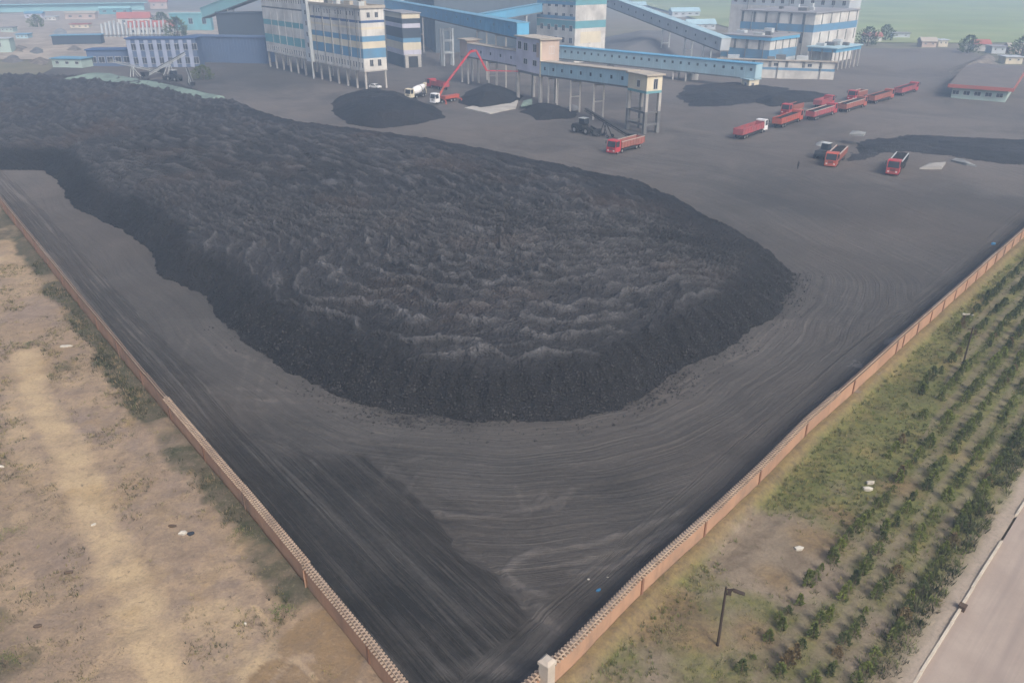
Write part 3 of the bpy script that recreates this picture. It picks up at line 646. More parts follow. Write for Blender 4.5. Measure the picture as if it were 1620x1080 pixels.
for i, (x, y) in enumerate(pts):
    k = random.randrange(8); li = random.choices((0, 1, 2, 3), (.28, .36, .28, .08))[0]; sc = random.choice((.55, .75, .85, .95, 1.05, 1.15)) * random.uniform(.8, 1.0); rz = random.uniform(0, 6.28)
    if i < 300:
        if (k, li) not in protos:
            t = thing('sapling', SAPL, 'sapling', group='saplings in the plantation rows')
            f = npmesh('foliage', VAR[k][0].reshape(-1, 3), np.arange(330 * 4).reshape(-1, 4), LEAF[li], t)
            s_ = MB().tube([(0, 0, -.1), (.01, 0, .4), (0, .01, VAR[k][1] * .8)], [.03, .025, .01], 5).build('stem', BARK, t)
            protos[(k, li)] = (t, f, s_)
        else:
            T, F_, S_ = protos[(k, li)]
            t = T.copy(); COL.objects.link(t)
            for c in (F_, S_):
                cc = c.copy(); COL.objects.link(cc); cc.parent = t
        t.location = (x, y, 0); t.rotation_euler = (0, 0, rz); t.scale = (sc, sc, sc)
    else:
        V = VAR[k][0].reshape(-1, 3) * sc; c, s2 = cos(rz), sin(rz)
        rest.append(np.stack([V[:, 0] * c - V[:, 1] * s2 + x, V[:, 0] * s2 + V[:, 1] * c + y, V[:, 2]], 1))
if rest:
    R = np.concatenate(rest); o = npmesh('sapling_rows', R, np.arange(len(R)).reshape(-1, 4), LEAF[0]); tag(o, 'far rows of small dark green saplings fading up the plantation beside the wall', 'saplings', None, 'stuff')
print('saplings', len(pts))

def bush(label, loc, hh, rr, mats, seed, n=420, name='shrub', cat='shrub', trunk=True):
    rs = np.random.default_rng(seed); t = thing(name, label, cat, (*loc, 0))
    V = leafcloud(rs, n, hh, rr, lambda z: max(.15, (1 - (2 * z - .75) ** 2 * .6)) ** .8)
    npmesh('foliage', V.reshape(-1, 3), np.arange(n * 4).reshape(-1, 4), mats, t, midx=rs.integers(0, len(mats), n))
    if trunk:
        m = MB()
        for i in range(4):
            a = i * 1.6 + .3; m.tube([(0, 0, -.1), (.12 * rr * cos(a), .12 * rr * sin(a), hh * .35), (.45 * rr * cos(a), .45 * rr * sin(a), hh * .75)], [.02 * hh, .015 * hh, .006 * hh], 5)
        m.build('stems', BARK, t)
    return t
bush('yellow dry grassy shrub left of the dark lamp pole, near the right wall', G(1055, 945), .55, 1.1, [GRY, GRY, DRY], 1, 500)
bush('dark green shrub against the right wall above the yellow dry shrub', G(1045, 925), .6, .8, [GRD, GRN], 2)
bush('brownish dry shrub at the bottom edge left of the lamp pole', G(1060, 1010), .5, 1.2, [DRY, GRY, GRD], 3, 500)
bush('small bright green shrub on bare soil between right wall and lamp pole', G(1094, 900), .4, .35, [GRN, GRY], 4, 220)
bush('round green bush on the dirt lot at far left beside a dark weed patch', G(52, 546), .5, .8, [GRN, GRD], 5)
bush('spreading dark weed bush below the pale stones on the upper dirt lot', G(108, 586), .45, 1.5, [GRD, DRY, GRD], 6, 500)
bush('dark green bush at the left brick wall where the weed belt ends', G(450, 975), .8, .9, [GRD, GRN], 7)
bush('green orange tinted bush beside the white stone on the dirt lot', G(380, 850), .6, 1.0, [GRD, GRN, DRY], 8)
bush('yellowish shrub at the left edge of the photo on the dirt lot', G(18, 850), .6, 1.2, [GRY, GRN, DRY], 9, 500)
bush('green shrub in the bottom left corner of the dirt lot', G(8, 1055), .7, 1.0, [GRN, GRD], 10, 500)
bush('teal green broad shrub at the edge of the gravel verge beside the road', G(1600, 735), .9, .9, [GRD, LEAF[0]], 11, 500)

# ------------------------------------------------------------------ buildings
WHT = paint('white_plaster', (.60, .585, .54), (.16, .15, .145), .75, .8, .12); CRM = paint('cream_plaster', (.62, .56, .42), (.25, .22, .18), .5, .8, .12)
BLU = paint('blue_band', (.10, .25, .40), (.13, .15, .17), .65, .7, .15); TEA = paint('teal_band', (.12, .32, .36), (.11, .14, .15), .5, .7, .15); DBL = paint('dark_blue', (.05, .10, .22), (.06, .07, .09), .5, .7, .15)
SKB = paint('sky_blue_cladding', (.10, .33, .52), (.12, .17, .21), .5, .6, .15); LBL = paint('pale_blue_cladding', (.34, .50, .56), (.2, .23, .25), .5, .6, .15); LIL = paint('lilac_grey', (.50, .50, .58), (.16, .16, .18), .5, .8, .15)
GRYW = paint('light_grey_cladding', (.45, .49, .51), (.2, .21, .22), .5, .7, .15); ROOFG = paint('grey_roof', (.27, .27, .28), (.10, .10, .11), .5, .9, .1, False); BEI = paint('beige_roof', (.40, .36, .30), (.16, .15, .14), .5, .9, .2, False)
PNK = paint('pinkish_plaster', (.48, .38, .32), (.2, .17, .15), .5, .8, .15); PALEG = paint('pale_green_plaster', (.36, .46, .42), (.18, .2, .19), .4, .8, .15)
RED = paint('red_tile', (.36, .11, .09), (.16, .09, .08), .4, .8, .2, False); TRF = paint('teal_roof', (.25, .48, .50), (.2, .3, .33), .4, .6, .1, False); BRF = paint('blue_roof', (.12, .28, .40), (.15, .22, .28), .4, .6, .1, False)
SLATE = paint('slate_cladding', (.05, .065, .085), (.035, .04, .05), .5, .8, .08); SLB = paint('blue_grey_wall', (.085, .125, .21), (.08, .10, .15), .5, .8, .1); SLL = paint('pale_blue_grey', (.28, .32, .42), (.12, .14, .2), .5, .8, .2)
STEEL = paint('pale_steel', (.45, .48, .48), (.2, .2, .2), .5, .6, .5, False); DKCONC = paint('coal_dusted_concrete', (.16, .165, .165), (.05, .05, .055), .7, .9, .3); COLC = paint('column_concrete', (.42, .40, .37), (.12, .12, .12), .5, .9, .3)
GLS = NT('dark_glass').done((.03, .035, .045), .25); FRM = paint('window_frame', (.5, .5, .5), (.2, .2, .2), .4, .7, .5, False); DKS = paint('dark_machine', (.035, .037, .04), (.02, .02, .02), .5, .7, .5, False)
def u2(a, b): d = (b[0] - a[0], b[1] - a[1]); l = hypot(*d); return (d[0] / l, d[1] / l)
class Bld:
    """local frame: origin at the near corner, +x along the right-hand face, +y along the left-hand face (both run away from the camera)"""
    def __init__(s, name, label, cat, p, rdir, wx, wy, group=None):
        s.ang = atan2(rdir[1], rdir[0]); s.r = thing(name, label, cat, (p[0], p[1], 0), s.ang, group)
        s.p = p; s.wx = wx; s.wy = wy
    def stack(s, levels, mats, name='wall', x0=0, x1=None, y0=0, y1=None):
        x1 = s.wx if x1 is None else x1; y1 = s.wy if y1 is None else y1
        m = MB()
        for z0, z1, k in levels: m.box(x0, x1, y0, y1, z0, z1 - .004, k)
        return m.build(name, mats, s.r)
    def roof(s, z, t=.35, o=.5, mat=None, name='roof', x0=0, x1=None, y0=0, y1=None, par=0):
        x1 = s.wx if x1 is None else x1; y1 = s.wy if y1 is None else y1
        m = MB().box(x0 - o, x1 + o, y0 - o, y1 + o, z, z + t)
        if par:
            for b in ((x0 - o, x1 + o, y0 - o, y0 - o + .3), (x0 - o, x1 + o, y1 + o - .3, y1 + o), (x0 - o, x0 - o + .3, y0 - o + .3, y1 + o - .3), (x1 + o - .3, x1 + o, y0 - o + .3, y1 + o - .3)): m.box(*b, z + t + .002, z + t + par)
        return m.build(name, mat or ROOFG, s.r)
    def gable(s, z, h, o, mat, name='roof', along='y'):
        m = MB()
        if along == 'y': m.yprism([(-o, z), (s.wx + o, z), (s.wx / 2, z + h)], -o, s.wy + o)
        else:
            pl = [(-o, z), (s.wy + o, z), (s.wy / 2, z + h)]; n = 3
            vs = [(-o, y, zz) for y, zz in pl] + [(s.wx + o, y, zz) for y, zz in pl]
            m.add(vs, [(2, 1, 0), (3, 4, 5)] + [(i, (i + 1) % n, n + (i + 1) % n, n + i) for i in range(n)])
        return m.build(name, mat, s.r)
    def win(s, face, t, z, w, h, fr=.12, mats=None, dx=0.0):
        m = MB()
        def bx(a0, a1, z0, z1, d, k):
            if face == 'R': m.box(a0, a1, -d + dx, .1 + dx, z0, z1, k)
            else: m.box(-d + dx, .1 + dx, a0, a1, z0, z1, k)
        bx(t, t + fr, z, z + h, .07, 0); bx(t + w - fr, t + w, z, z + h, .07, 0); bx(t + fr, t + w - fr, z, z + fr, .07, 0); bx(t + fr, t + w - fr, z + h - fr, z + h, .07, 0)
        bx(t + fr, t + w - fr, z + fr, z + h - fr, .02, 1)
        if w > 1.0: bx(t + w / 2 - .04, t + w / 2 + .04, z + fr, z + h - fr, .05, 0)
        return m.build('window', mats or [FRM, GLS], s.r)
    def cols(s, lst, z1, w=.5, mat=None, z0=-.4):
        for x, y in lst: MB().box(x - w / 2, x + w / 2, y - w / 2, y + w / 2, z0, z1 - .003).build('column', mat or COLC, s.r)

# striped preparation plant on columns (left)
c = G(579, 143); ld = u2(G(576, 115, 6.3), G(423, 83, 6.3)); rd_ = (ld[1], -ld[0])
wx = max(7.5, span(c, rd_, 612, 6.3)); wy = span(c, ld, 423, 6.3); Ht = hgt(c, 14)
b = Bld('striped_plant_building', 'long white plant building with blue stripes raised on columns, white car under its near corner', 'building', c, rd_, wx, wy)
Hb = Ht - 6.3; Z = lambda f: 6.3 + Hb * f
b.stack([(Z(0), Z(.20), 0), (Z(.20), Z(.36), 1), (Z(.36), Z(.47), 2), (Z(.47), Z(.56), 1), (Z(.56), Z(.665), 0), (Z(.665), Z(.70), 2), (Z(.70), Z(.77), 0), (Z(.77), Z(.81), 3), (Z(.81), Z(1), 0)], [WHT, BLU, CRM, DBL], y1=wy * .48)
b.stack([(Z(0), Z(.20), 0), (Z(.20), Z(.36), 1), (Z(.36), Z(.54), 0), (Z(.54), Z(.64), 1), (Z(.64), Z(.86), 0), (Z(.86), Z(.89), 2), (Z(.89), Z(1.14), 0)], [WHT, TEA, DKCONC], y0=wy * .48 + .01, name='rear_wall', x0=-.15)
b.roof(Z(1), .4, .5, BEI, y1=wy * .48, par=.5); b.roof(Z(1.14), .4, .5, BEI, y0=wy * .48 + .6, name='rear_roof')
b.stack([(Z(-.02), Z(1.2), 0)], [GRYW], 'stair_shaft', -1.0, -.16, wy * .46, wy * .52)
for i in range(6): b.win('L', wy * .475, Z(.05 + .19 * i), 1.6, 1.7, dx=-1.0)
ru = random.Random(3)
for i in range(7):
    x_, y_, s_ = ru.uniform(.15, .6) * wx, ru.uniform(.05, .42) * wy, ru.uniform(1.0, 2.2); MB().box(x_, x_ + s_, y_, y_ + s_ * 2, Z(1) + .402, Z(1) + ru.uniform(1.2, 2.6)).build('roof_unit', [STEEL, DKCONC, BEI][i % 3], b.r)
for i in range(6): MB().tube([(-.3, wy * (.04 + .075 * i), 6.0), (-.3, wy * (.04 + .075 * i), Z(.98))], .12, 6).build('drain_pipe', DKCONC, b.r)
MB().tube([(-1.4, wy * .455, 0), (-1.4, wy * .455, Z(1.25))], .25, 8).build('drain_pipe', STEEL, b.r)
n = 9
for i in range(n):
    t0 = wy * .46 * (i + .12) / n
    for k in (0, 1):
        b.win('L', t0 + k * 1.9, Z(.035), 1.15, 2.0); 
        if k == 0 or i % 2: b.win('L', t0 + k * 1.9, Z(.87), 1.1, 1.6)
    t1 = wy * .53 + wy * .46 * (i + .1) / n
    for k in (0, 1): b.win('L', t1 + k * 1.9, Z(.035), 1.15, 2.0, dx=-.15)
    b.win('L', t1, Z(.98), 1.1, 1.6, dx=-.15); b.win('L', t1 + 2, Z(.98), 1.1, 1.6, dx=-.15)
for i in range(12):                       # thin pilaster strips on the long face
    y = wy * (.02 + .08 * i)
    if .44 < y / wy < .54: continue
    MB().box(-.10 - (.15 if y > wy * .48 else 0), 0, y, y + .3, Z(.205), Z(.80)).build('pilaster', WHT, b.r)
for k in (.25, .60): b.win('R', wx * k, Z(.06), 1.5, 2.3); b.win('R', wx * k, Z(.85), 1.4, 1.8)
b.cols([(.5, .5), (wx - .5, .5)] + [(.5, wy * i / 12) for i in range(1, 13)] + [(wx - .5, wy * i / 12) for i in range(2, 13, 2)], 6.3, .6)
MB().box(-.1, wx + .1, -.1, wy * .48, 5.9, 6.296).build('floor_slab', COLC, b.r)

# second striped block behind it
c2 = G(640, 108); d2 = u2(c2, (c2[0] + .9, c2[1] + .44)); w2 = span(c2, d2, 668, 0); H2_ = hgt(c2, 22)
b = Bld('striped_tower_block', 'dim slate tower with a cream band and a foot portal behind the long striped plant', 'building', c2, d2, w2, 22)
z = lambda r: hgt(c2, r)
b.stack([(0, z(88), 4), (z(88), z(80), 0), (z(80), z(68), 2), (z(68), z(61), 1), (z(61), z(45), 4), (z(45), z(38), 3), (z(38), z(30), 4), (z(30), H2_, 2)], [LIL, BLU, CRM, LIL, SLATE])
b.roof(H2_, .4, .4)
m = MB(); m.box(.4, 1.8, -.5, -.01, 0, z(90)); m.box(w2 - 1.8, w2 - .4, -.5, -.01, 0, z(90)); m.box(.4, w2 - .4, -.5, -.01, z(90) + .01, z(87)); m.build('portal', COLC, b.r)
MB().box(1.81, w2 - 1.81, -.2, -.01, 0, z(90)).build('door', DKS, b.r)

# tall window block (centre) – two wings
c3 = G(908, 100); d3 = u2((0, 0), (.80, .60)); l3 = (-d3[1], d3[0]); w3 = span(c3, d3, 957, 8); y3 = span(c3, l3, 849, 8)
b = Bld('window_tower_block', 'tall white block with rows of dark windows and blue bands behind the lilac house', 'building', c3, d3, w3, y3)
z = lambda r: hgt(c3, r)
b.stack([(0, z(74), 0), (z(74), z(46), 0), (z(46), z(34), 1), (z(34), z(9), 0), (z(9), z(-4), 1), (z(-4), z(-30), 0)], [WHT, TEA, GRYW])
b.roof(z(-30), .5, .4, par=.6)
for r in range(5):
    zz = z(70 - r * 19)
    for i in range(5): b.win('L', y3 * (.06 + i * .19), zz, y3 * .085, 2.4)
MB().box(-.08, 0, 0, y3, z(32), z(27)).build('band', BLU, b.r); MB().box(-.08, 0, 0, y3, z(9), z(4)).build('band', BLU, b.r)
b.win('R', w3 * .45, z(71), 1.2, 1.0); MB().box(w3 * .18, w3 * .85, -.06, 0, z(70), z(52)).build('panel', CRM, b.r)

# transfer houses and the gallery line W - H1 - H2
pH2, pH1 = G(1018, 213), G(854, 166); ax = u2(pH2, pH1); rr_ = (ax[1], -ax[0])
pW = (pH1[0] + ax[0] * 52, pH1[1] + ax[1] * 52)
b = Bld('transfer_house', 'small cream transfer house on tall dark legs behind the lone red truck', 'building', pH2, rr_, span(pH2, rr_, 1047, 11), max(5.5, span(pH2, ax, 993, 11)))
z = lambda r: hgt(pH2, r)
b.stack([(z(149), z(145), 1), (z(145), z(121), 0)], [CRM, TEA]); b.roof(z(121), .35, .5, BEI)
b.win('R', b.wx * .42, z(143), 1.4, 2.6); b.win('L', b.wy * .35, z(141), 1.3, 1.8)
for x, y in ((.35, .35), (b.wx - .35, .35), (.35, b.wy - .35), (b.wx - .35, b.wy - .35)):
    lg = MB(); lg.box(x - .4, x + .4, y - .4, y + .4, z(178), z(149) - .004, 0); lg.box(x - .42, x + .42, y - .42, y + .42, -.4, z(178) - .004, 1); lg.build('leg', [COLC, DKCONC], b.r)
m = MB()
for zz in (z(178), z(197)):
    m.box(.8, b.wx - .8, .1, .6, zz - .5, zz); m.box(.1, .6, .8, b.wy - .8, zz - .5, zz); m.box(.8, b.wx - .8, b.wy - .6, b.wy - .1, zz - .5, zz)
m.build('cross_beam', DKCONC, b.r)
wH2 = b.wx; yH2 = b.wy
zt, zb = hgt(pH2, 122), hgt(pH2, 146)
b = Bld('transfer_house', 'two storey lilac and pink transfer house on columns at the middle of the gallery line', 'building', pH1, rr_, span(pH1, rr_, 884, 14), span(pH1, ax, 817, 14))
z = lambda r: hgt(pH1, r); wH1 = b.wx; yH1 = b.wy
b.stack([(z(118), z(64), 0)], [LIL]); MB().box(-.02 + .03, b.wx + .02, -.03, -.005, z(118), z(64.3)).build('right_face', PNK, b.r)
b.roof(z(64), .4, .6, BEI)
MB().box(-.14, .28, -.14, .28, z(122), z(64.5)).build('corner_pier', CRM, b.r)
for t_ in (.14, .52): b.win('L', b.wy * t_, z(85), b.wy * .17, 2.4); b.win('L', b.wy * t_, z(107), b.wy * .17, 1.8)
b.win('L', b.wy * .78, z(84), b.wy * .15, 2.4); MB().box(-.07, 0, b.wy * .06, b.wy * .22 - .9, z(92), z(69)).build('louvre', PNK, b.r)
b.win('R', b.wx * .45, z(87), b.wx * .28, 2.3)
b.cols([(.4, .4), (b.wx - .4, .4), (.4, b.wy - .4), (b.wx - .4, b.wy - .4)], z(118), .9)
MB().box(.02, b.wx - .02, .02, b.wy - .02, z(122), z(118) - .005).build('floor_slab', DKCONC, b.r)

def gallery(name, label, a, bb, wd, ht, mat, roofmat, wins=0, posts=(), win_side=-1, postmat=None, group=None, deck=True, wsz=(.9, .9), wz=.5):
    """enclosed conveyor gallery from a to bb (bottom centre line points, x y z)"""
    a = np.array(a, float); bb = np.array(bb, float); d = bb - a; L = np.linalg.norm(d); d /= L
    r = np.cross(d, (0, 0, 1)); r /= np.linalg.norm(r); u = np.cross(r, d); ax_ = hypot(d[0], d[1])
    root = thing(name, label, 'conveyor', (a[0], a[1], 0), 0, group); o = np.array((a[0], a[1], 0))
    def P(s, x, y): return a - o + d * s + r * x + u * y
    def bx(m, s0, s1, x0, x1, y0, y1, k=0):
        m.add([P(s, x, y) for y in (y0, y1) for x in (x0, x1) for s in (s0, s1)], [(0, 2, 3, 1), (4, 5, 7, 6), (0, 1, 5, 4), (2, 6, 7, 3), (0, 4, 6, 2), (1, 3, 7, 5)], k); return m
    w2_ = wd / 2
    m = MB(); bx(m, 0, L, -w2_, w2_, 0, ht)
    for i in range(int(L / 4)): bx(m, i * 4 + .2, i * 4 + .35, -w2_ - .06, w2_ + .06, .02, ht - .02)
    m.build('casing', mat, root)
    bx(MB(), -.1, L + .1, -w2_ - .3, w2_ + .3, ht + .003, ht + .25).build('roof', roofmat, root)
    if deck: bx(MB(), 0, L, -w2_ - .1, w2_ + .1, -.45, -.004).build('deck_girder', DKCONC, root)
    for i in range(wins):
        s = L * (i + .5) / wins; q = MB()
        for sd in (win_side,): bx(q, s - wsz[0] / 2, s + wsz[0] / 2, *((w2_ - .1, w2_ + .04) if sd > 0 else (-w2_ - .04, -w2_ + .1)), ht * wz - wsz[1] / 2, ht * wz + wsz[1] / 2)
        q.build('window', GLS, root)
    for f in posts:
        q = P(L * f, 0, -.46); g = MB()
        for sd in (-1, 1):
            c = P(L * f, sd * (w2_ - .2), -.46); g.box(c[0] - .25, c[0] + .25, c[1] - .25, c[1] + .25, -.4, c[2])
        t0, t1 = P(L * f, -(w2_ - .2), -.9), P(L * f, w2_ - .2, -.9); g.bar(t0, t1, .4)
        if q[2] > 9: g.bar((t0[0], t0[1], q[2] * .5), (t1[0], t1[1], q[2] * .5), .35); 
        g.build('trestle', postmat or COLC, root)
    return root
zg0 = hgt(pH2, 143); 
A_ = lambda p, t, x, z: (p[0] + ax[0] * t + rr_[0] * x, p[1] + ax[1] * t + rr_[1] * x, z)
gallery('conveyor_gallery', 'grey blue conveyor gallery with beige roof between the two transfer houses', A_(pH2, yH2 + .1, 1.9, zg0), A_(pH1, -.1, 1.9, hgt(pH1, 118)), 3.6, 3.6, LBL, BEI, 9, (.35, .62, .9))
gallery('conveyor_gallery', 'lilac conveyor gallery with beige roof running back behind the lilac transfer house', A_(pH1, yH1 + .1, 1.9, hgt(pH1, 112)), A_(pW, -.1, 1.9, hgt(pH1, 112) - .5), 3.6, 4.2, LIL, BEI, 5, (.55, ))
b = Bld('gallery_end_house', 'flat roofed grey end house where the lilac gallery stops above the red boom', 'building', pW, rr_, 5, 6); zw = hgt(pH1, 112) - .9
b.stack([(zw, zw + 5.6, 0)], [PNK]); b.roof(zw + 5.6, .35, .8, BEI); b.cols([(.4, .4), (4.6, .4), (.4, 5.6), (4.6, 5.6)], zw, .6)

# blue main gallery from the back left to the lilac house
q0 = A_(pH1, yH1 + .2, 2.5, 0); zc1 = hgt(q0, 60)
tw = G(708, 104); dirc = u2(q0[:2], (tw[0] + 1.0, tw[1])); sL = span(q0, dirc, 606, zc1); qm = (q0[0] + dirc[0] * sL, q0[1] + dirc[1] * sL); zm = hgt(qm, 23)
gallery('conveyor_gallery', 'long bright blue conveyor gallery crossing the top of the photo to the lilac house', (q0[0], q0[1], zc1), (q0[0] + dirc[0] * sL * 1.5, q0[1] + dirc[1] * sL * 1.5, zc1 + (zm - zc1) * 1.5), 4.0, 4.3, SKB, BRF, 14, (.10, .2, .66, .8), -1, COLC, wz=.62)
t = thing('trestle_tower', 'white ladder like steel tower holding up the bright blue gallery', 'tower', (*tw, 0), atan2(rr_[1], rr_[0])); zt_ = hgt(tw, 45)
m = MB()
for x in (-2.1, 2.1):
    for y in (-1.2, 1.2): m.box(x - .38, x + .38, y - .38, y + .38, -.4, zt_)
m.build('leg', STEEL, t); m = MB()
for zz in (zt_ * .36, zt_ * .68, zt_ * .96):
    for y in (-1.2, 1.2): m.box(-1.7, 1.7, y - .3, y + .3, zz - .4, zz + .4)
m.build('cross_beam', STEEL, t)

# pale blue low gallery with a row of small windows, and the inclined grey one
e0, e1 = G(884, 103), G(1197, 141)
gallery('conveyor_gallery', 'pale blue gallery with many tiny square windows leading to the white plant at right', (e1[0], e1[1], hgt(e1, 124)), (e0[0], e0[1], hgt(e0, 91)), 4, 4.6, LBL, SKB, 26, (.30, .36, .70), -1, COLC, wz=.62)
f0, f1 = G(1143, 110), G(1050, 90); fd = u2(f0, f1); L_ = hypot(f1[0] - f0[0], f1[1] - f0[1])
zf0, zf1 = hgt(f0, 80), hgt(f1, 44); f2 = (f0[0] + (f1[0] - f0[0]) * 2.6, f0[1] + (f1[1] - f0[1]) * 2.6)
gallery('conveyor_gallery', 'light grey inclined gallery climbing from the white plant up to the tall window block', (f0[0], f0[1], zf0), (f2[0], f2[1], zf0 + (zf1 - zf0) * 2.6), 4.2, 4.6, GRYW, LBL, 16, (.1, .22, .38), -1, STEEL)
g0, g1 = G(748, 95), G(858, 92)
gallery('conveyor_gallery', 'faint thin blue gallery sloping up behind towards the tall window block', (*g0, hgt(g0, 38)), (*g1, hgt(g1, 18)), 4, 3.4, SKB, BRF, 6, (.75,), -1, STEEL)
h0, h1 = G(333, 78), G(420, 100)
gallery('conveyor_gallery', 'teal gallery rising from the teal house to the striped plant at top left', (*h0, hgt(h0, 28)), (h1[0] + 3, h1[1] + 14, hgt(h1, -10)), 3.6, 4.2, TRF, TRF, 0, (.4,), -1, STEEL)

# white and blue plant at right: annex, middle block, big block, rear block, shed
dR_ = u2((0, 0), (.70, .71))
def plant_block(name, label, foot, lpx, rpx, rows, mats, roofrow, nl, nr, pier_rows, roofmat=None, d=None, piermat=None):
    d = d or dR_; l = (-d[1], d[0]); ztop = hgt(foot, roofrow)
    b = Bld(name, label, 'building', foot, d, span(foot, d, rpx, ztop * .8), span(foot, l, lpx, ztop * .8)); z = lambda r: hgt(foot, r)
    b.stack([(z(r0) if r0 else -.3, z(r1), k) for r0, r1, k in rows], mats); b.roof(ztop, .4, .6, roofmat or ROOFG)
    ru = random.Random(int(foot[0]))
    for i in range(5):
        x_, y_, s_ = ru.uniform(.1, .8) * b.wx, ru.uniform(.1, .85) * b.wy, ru.uniform(1.2, 3.0)
        MB().box(x_, x_ + s_, y_, y_ + s_ * 1.4, ztop + .402, ztop + .4 + ru.uniform(.8, 2.0)).build('roof_unit', [STEEL, DKCONC, GRYW][i % 3], b.r)
    for i in range(3):
        y_ = b.wy * (.12 + .36 * i); MB().tube([(-.35, y_, 0), (-.35, y_, ztop - .3)], .16, 6).build('drain_pipe', DKCONC, b.r)
    for a, c_ in pier_rows:
        for i in range(nl): MB().box(-.12, 0, b.wy * (i + .85) / nl - .5, b.wy * (i + .85) / nl + .5, z(a), z(c_)).build('pier', piermat or DKCONC, b.r)
        for i in range(nr): MB().box(b.wx * (i + .8) / nr - .35, b.wx * (i + .8) / nr + .35, -.12, 0, z(a), z(c_)).build('pier', piermat or DKCONC, b.r)
    return b, z
b, z = plant_block('plant_block', 'large white plant block with blue waist band, tallest of the group at right', G(1278, 105), 1172, 1357, [(None, 72, 0), (72, 52, 0), (52, 40, 1), (40, 22, 0)], [WHT, BLU, DBL], 22, 6, 5, [(40, 23), (70, 53)])
b, z = plant_block('plant_block', 'white windowed block with dark roof line behind the tallest white plant block', G(1330, 88), 1157, 1362, [(None, 14, 0), (14, 2, 2), (2, -14, 0)], [WHT, BLU, GRYW], -14, 2, 1, [])
for r in range(2):
    for i in range(12): b.win('L', b.wy * (i + .3) / 12, z(10 - 13 * r), b.wy * .03, 2.2)
b, z = plant_block('plant_block', 'middle white block with cream right face and blue roof edge, lower than the tallest block', G(1213, 112), 1142, 1262, [(None, 95, 3), (95, 80, 1), (80, 60, 0)], [WHT, BLU, CRM, GRYW], 60, 4, 4, [(80, 61)])
MB().box(-.5, b.wx + .5, -.5, -.1, z(60) - 1.2, z(60) - .01).build('fascia', SKB, b.r); MB().box(-.5, -.1, -.09, b.wy, z(60) - 1.2, z(60) - .01).build('fascia', SKB, b.r)
b, z = plant_block('plant_annex', 'low white annex with blue waist line and broad roof before the white blocks', G(1318, 127), 1137, 1352, [(None, 114, 0), (114, 110, 1), (110, 99, 0)], [WHT, BLU], 99, 7, 2, [(109, 100)], BEI, u2((0, 0), (.28, .96)))
for i in (1, 3, 4, 6): b.win('L', b.wy * (i + .35) / 7, z(108), b.wy * .04, 1.3)
b, z = plant_block('open_shed', 'low shed with pale blue roof and white columns right of the white plant', G(1318, 112), 1278, 1362, [(84, 78, 0)], [SKB], 78, 1, 1, [], LBL)
for i in range(7): MB().box(b.wx * i / 6.2, b.wx * i / 6.2 + .5, -.05, .4, -.3, z(84) - .01).build('column', COLC, b.r)
MB().box(0, b.wx, b.wy - .3, b.wy, -.3, z(84) - .01).build('back_wall', WHT, b.r)
s_ = G(1184, 142)
b = Bld('kiosk', 'tiny cream kiosk with a flat pale roof at the end of the pale blue gallery', 'building', s_, u2((0, 0), (.9, .4)), 4.2, 4); b.stack([(-.2, 3.2, 0)], [CRM]); b.roof(3.2, .25, .5, LBL); b.win('R', 1, 1, 1.2, 1.2); b.win('L', 1.2, 1, 1.2, 1.2)
b = Bld('white_hut', 'small white hut standing under the pale blue gallery', 'building', G(1092, 127), u2((0, 0), (.95, .3)), 3.2, 3); b.stack([(-.2, 4.6, 0)], [WHT]); b.roof(4.6, .2, .2); b.win('R', 1, 2, 1, 1)

# dark halls and mounds behind the plant
def hall(name, label, foot, lpx, rpx, toprow, mat, roofmat, d=(.9, .43), cat='building', strips=12):
    d = u2((0, 0), d); l = (-d[1], d[0]); zt = hgt(foot, toprow)
    b = Bld(name, label, cat, foot, d, span(foot, d, rpx, zt / 2), max(8, span(foot, l, lpx, zt / 2))); b.stack([(-.4, zt, 0)], [mat]); b.roof(zt, .4, .5, roofmat)
    m = MB()
    for i in range(strips):
        m.box(b.wx * (i + .3) / strips, b.wx * (i + .55) / strips, -.12, 0, .2, zt - .3)
    for i in range(strips if strips > 1 else 0): m.box(-.12, 0, b.wy * (i + .3) / strips, b.wy * (i + .55) / strips, .2, zt - .3)
    m.build('cladding_ribs', mat, b.r) if strips > 1 else 0; return b, zt
SL2 = paint('slate_cladding_light', (.10, .125, .15), (.06, .07, .085), .5, .8, .08)
hall('storage_hall', 'huge dark slate hall with ribbed cladding behind the bright blue gallery', G(690, 84), 640, 862, -12, SL2, SLATE, (.97, .22))
hall('storage_hall', 'dark ribbed hall between the blue grey houses and the striped plant at left', G(352, 92), 322, 425, 22, SLATE, SLATE, (.95, .3))
hall('site_fence', 'tall blue metal site fence below the dark hall at left', G(302, 98), 296, 420, 58, SLB, SLB, (.97, -.22), 'fence', 24)
small_heap('big grey coal mound under the inclined gallery right of the tall window block', [((945, 95), 0), (( 1080, 96), 0), ((1135, 88), 0), ((1120, 66), 0), ((940, 62), 0)], 7, .3, 201, 'grey_mound', NT('grey_mound_soil').done((.13, .13, .135), .95), 2.0)
# blue grey two storey house with pilasters
f = G(207, 107)
b, zt = hall('blue_grey_house', 'two storey blue grey house with pale pilasters and dark windows at left', f, 200, 312, 62, SLB, DBL, (.99, .06), strips=1)
for i in range(8):
    MB().box(b.wx * (i + .05) / 8, b.wx * (i + .05) / 8 + 1.7, -.25, -.125, 0, zt - .4).build('pilaster', SLL, b.r)
    for k in (0, 1): b.win('R', b.wx * (i + .42) / 8, zt * (.12 + .48 * k), 2.4, zt * .24, dx=-.02)
b, zt = hall('blue_grey_annex', 'lower blue grey annex with a dark blue roof left of the two storey house', G(141, 105), 136, 204, 80, SLB, DBL, (.99, .08), strips=1)
for i in range(5): b.win('R', b.wx * (i + .3) / 5, zt * .2, 2.6, zt * .4, dx=-.02)
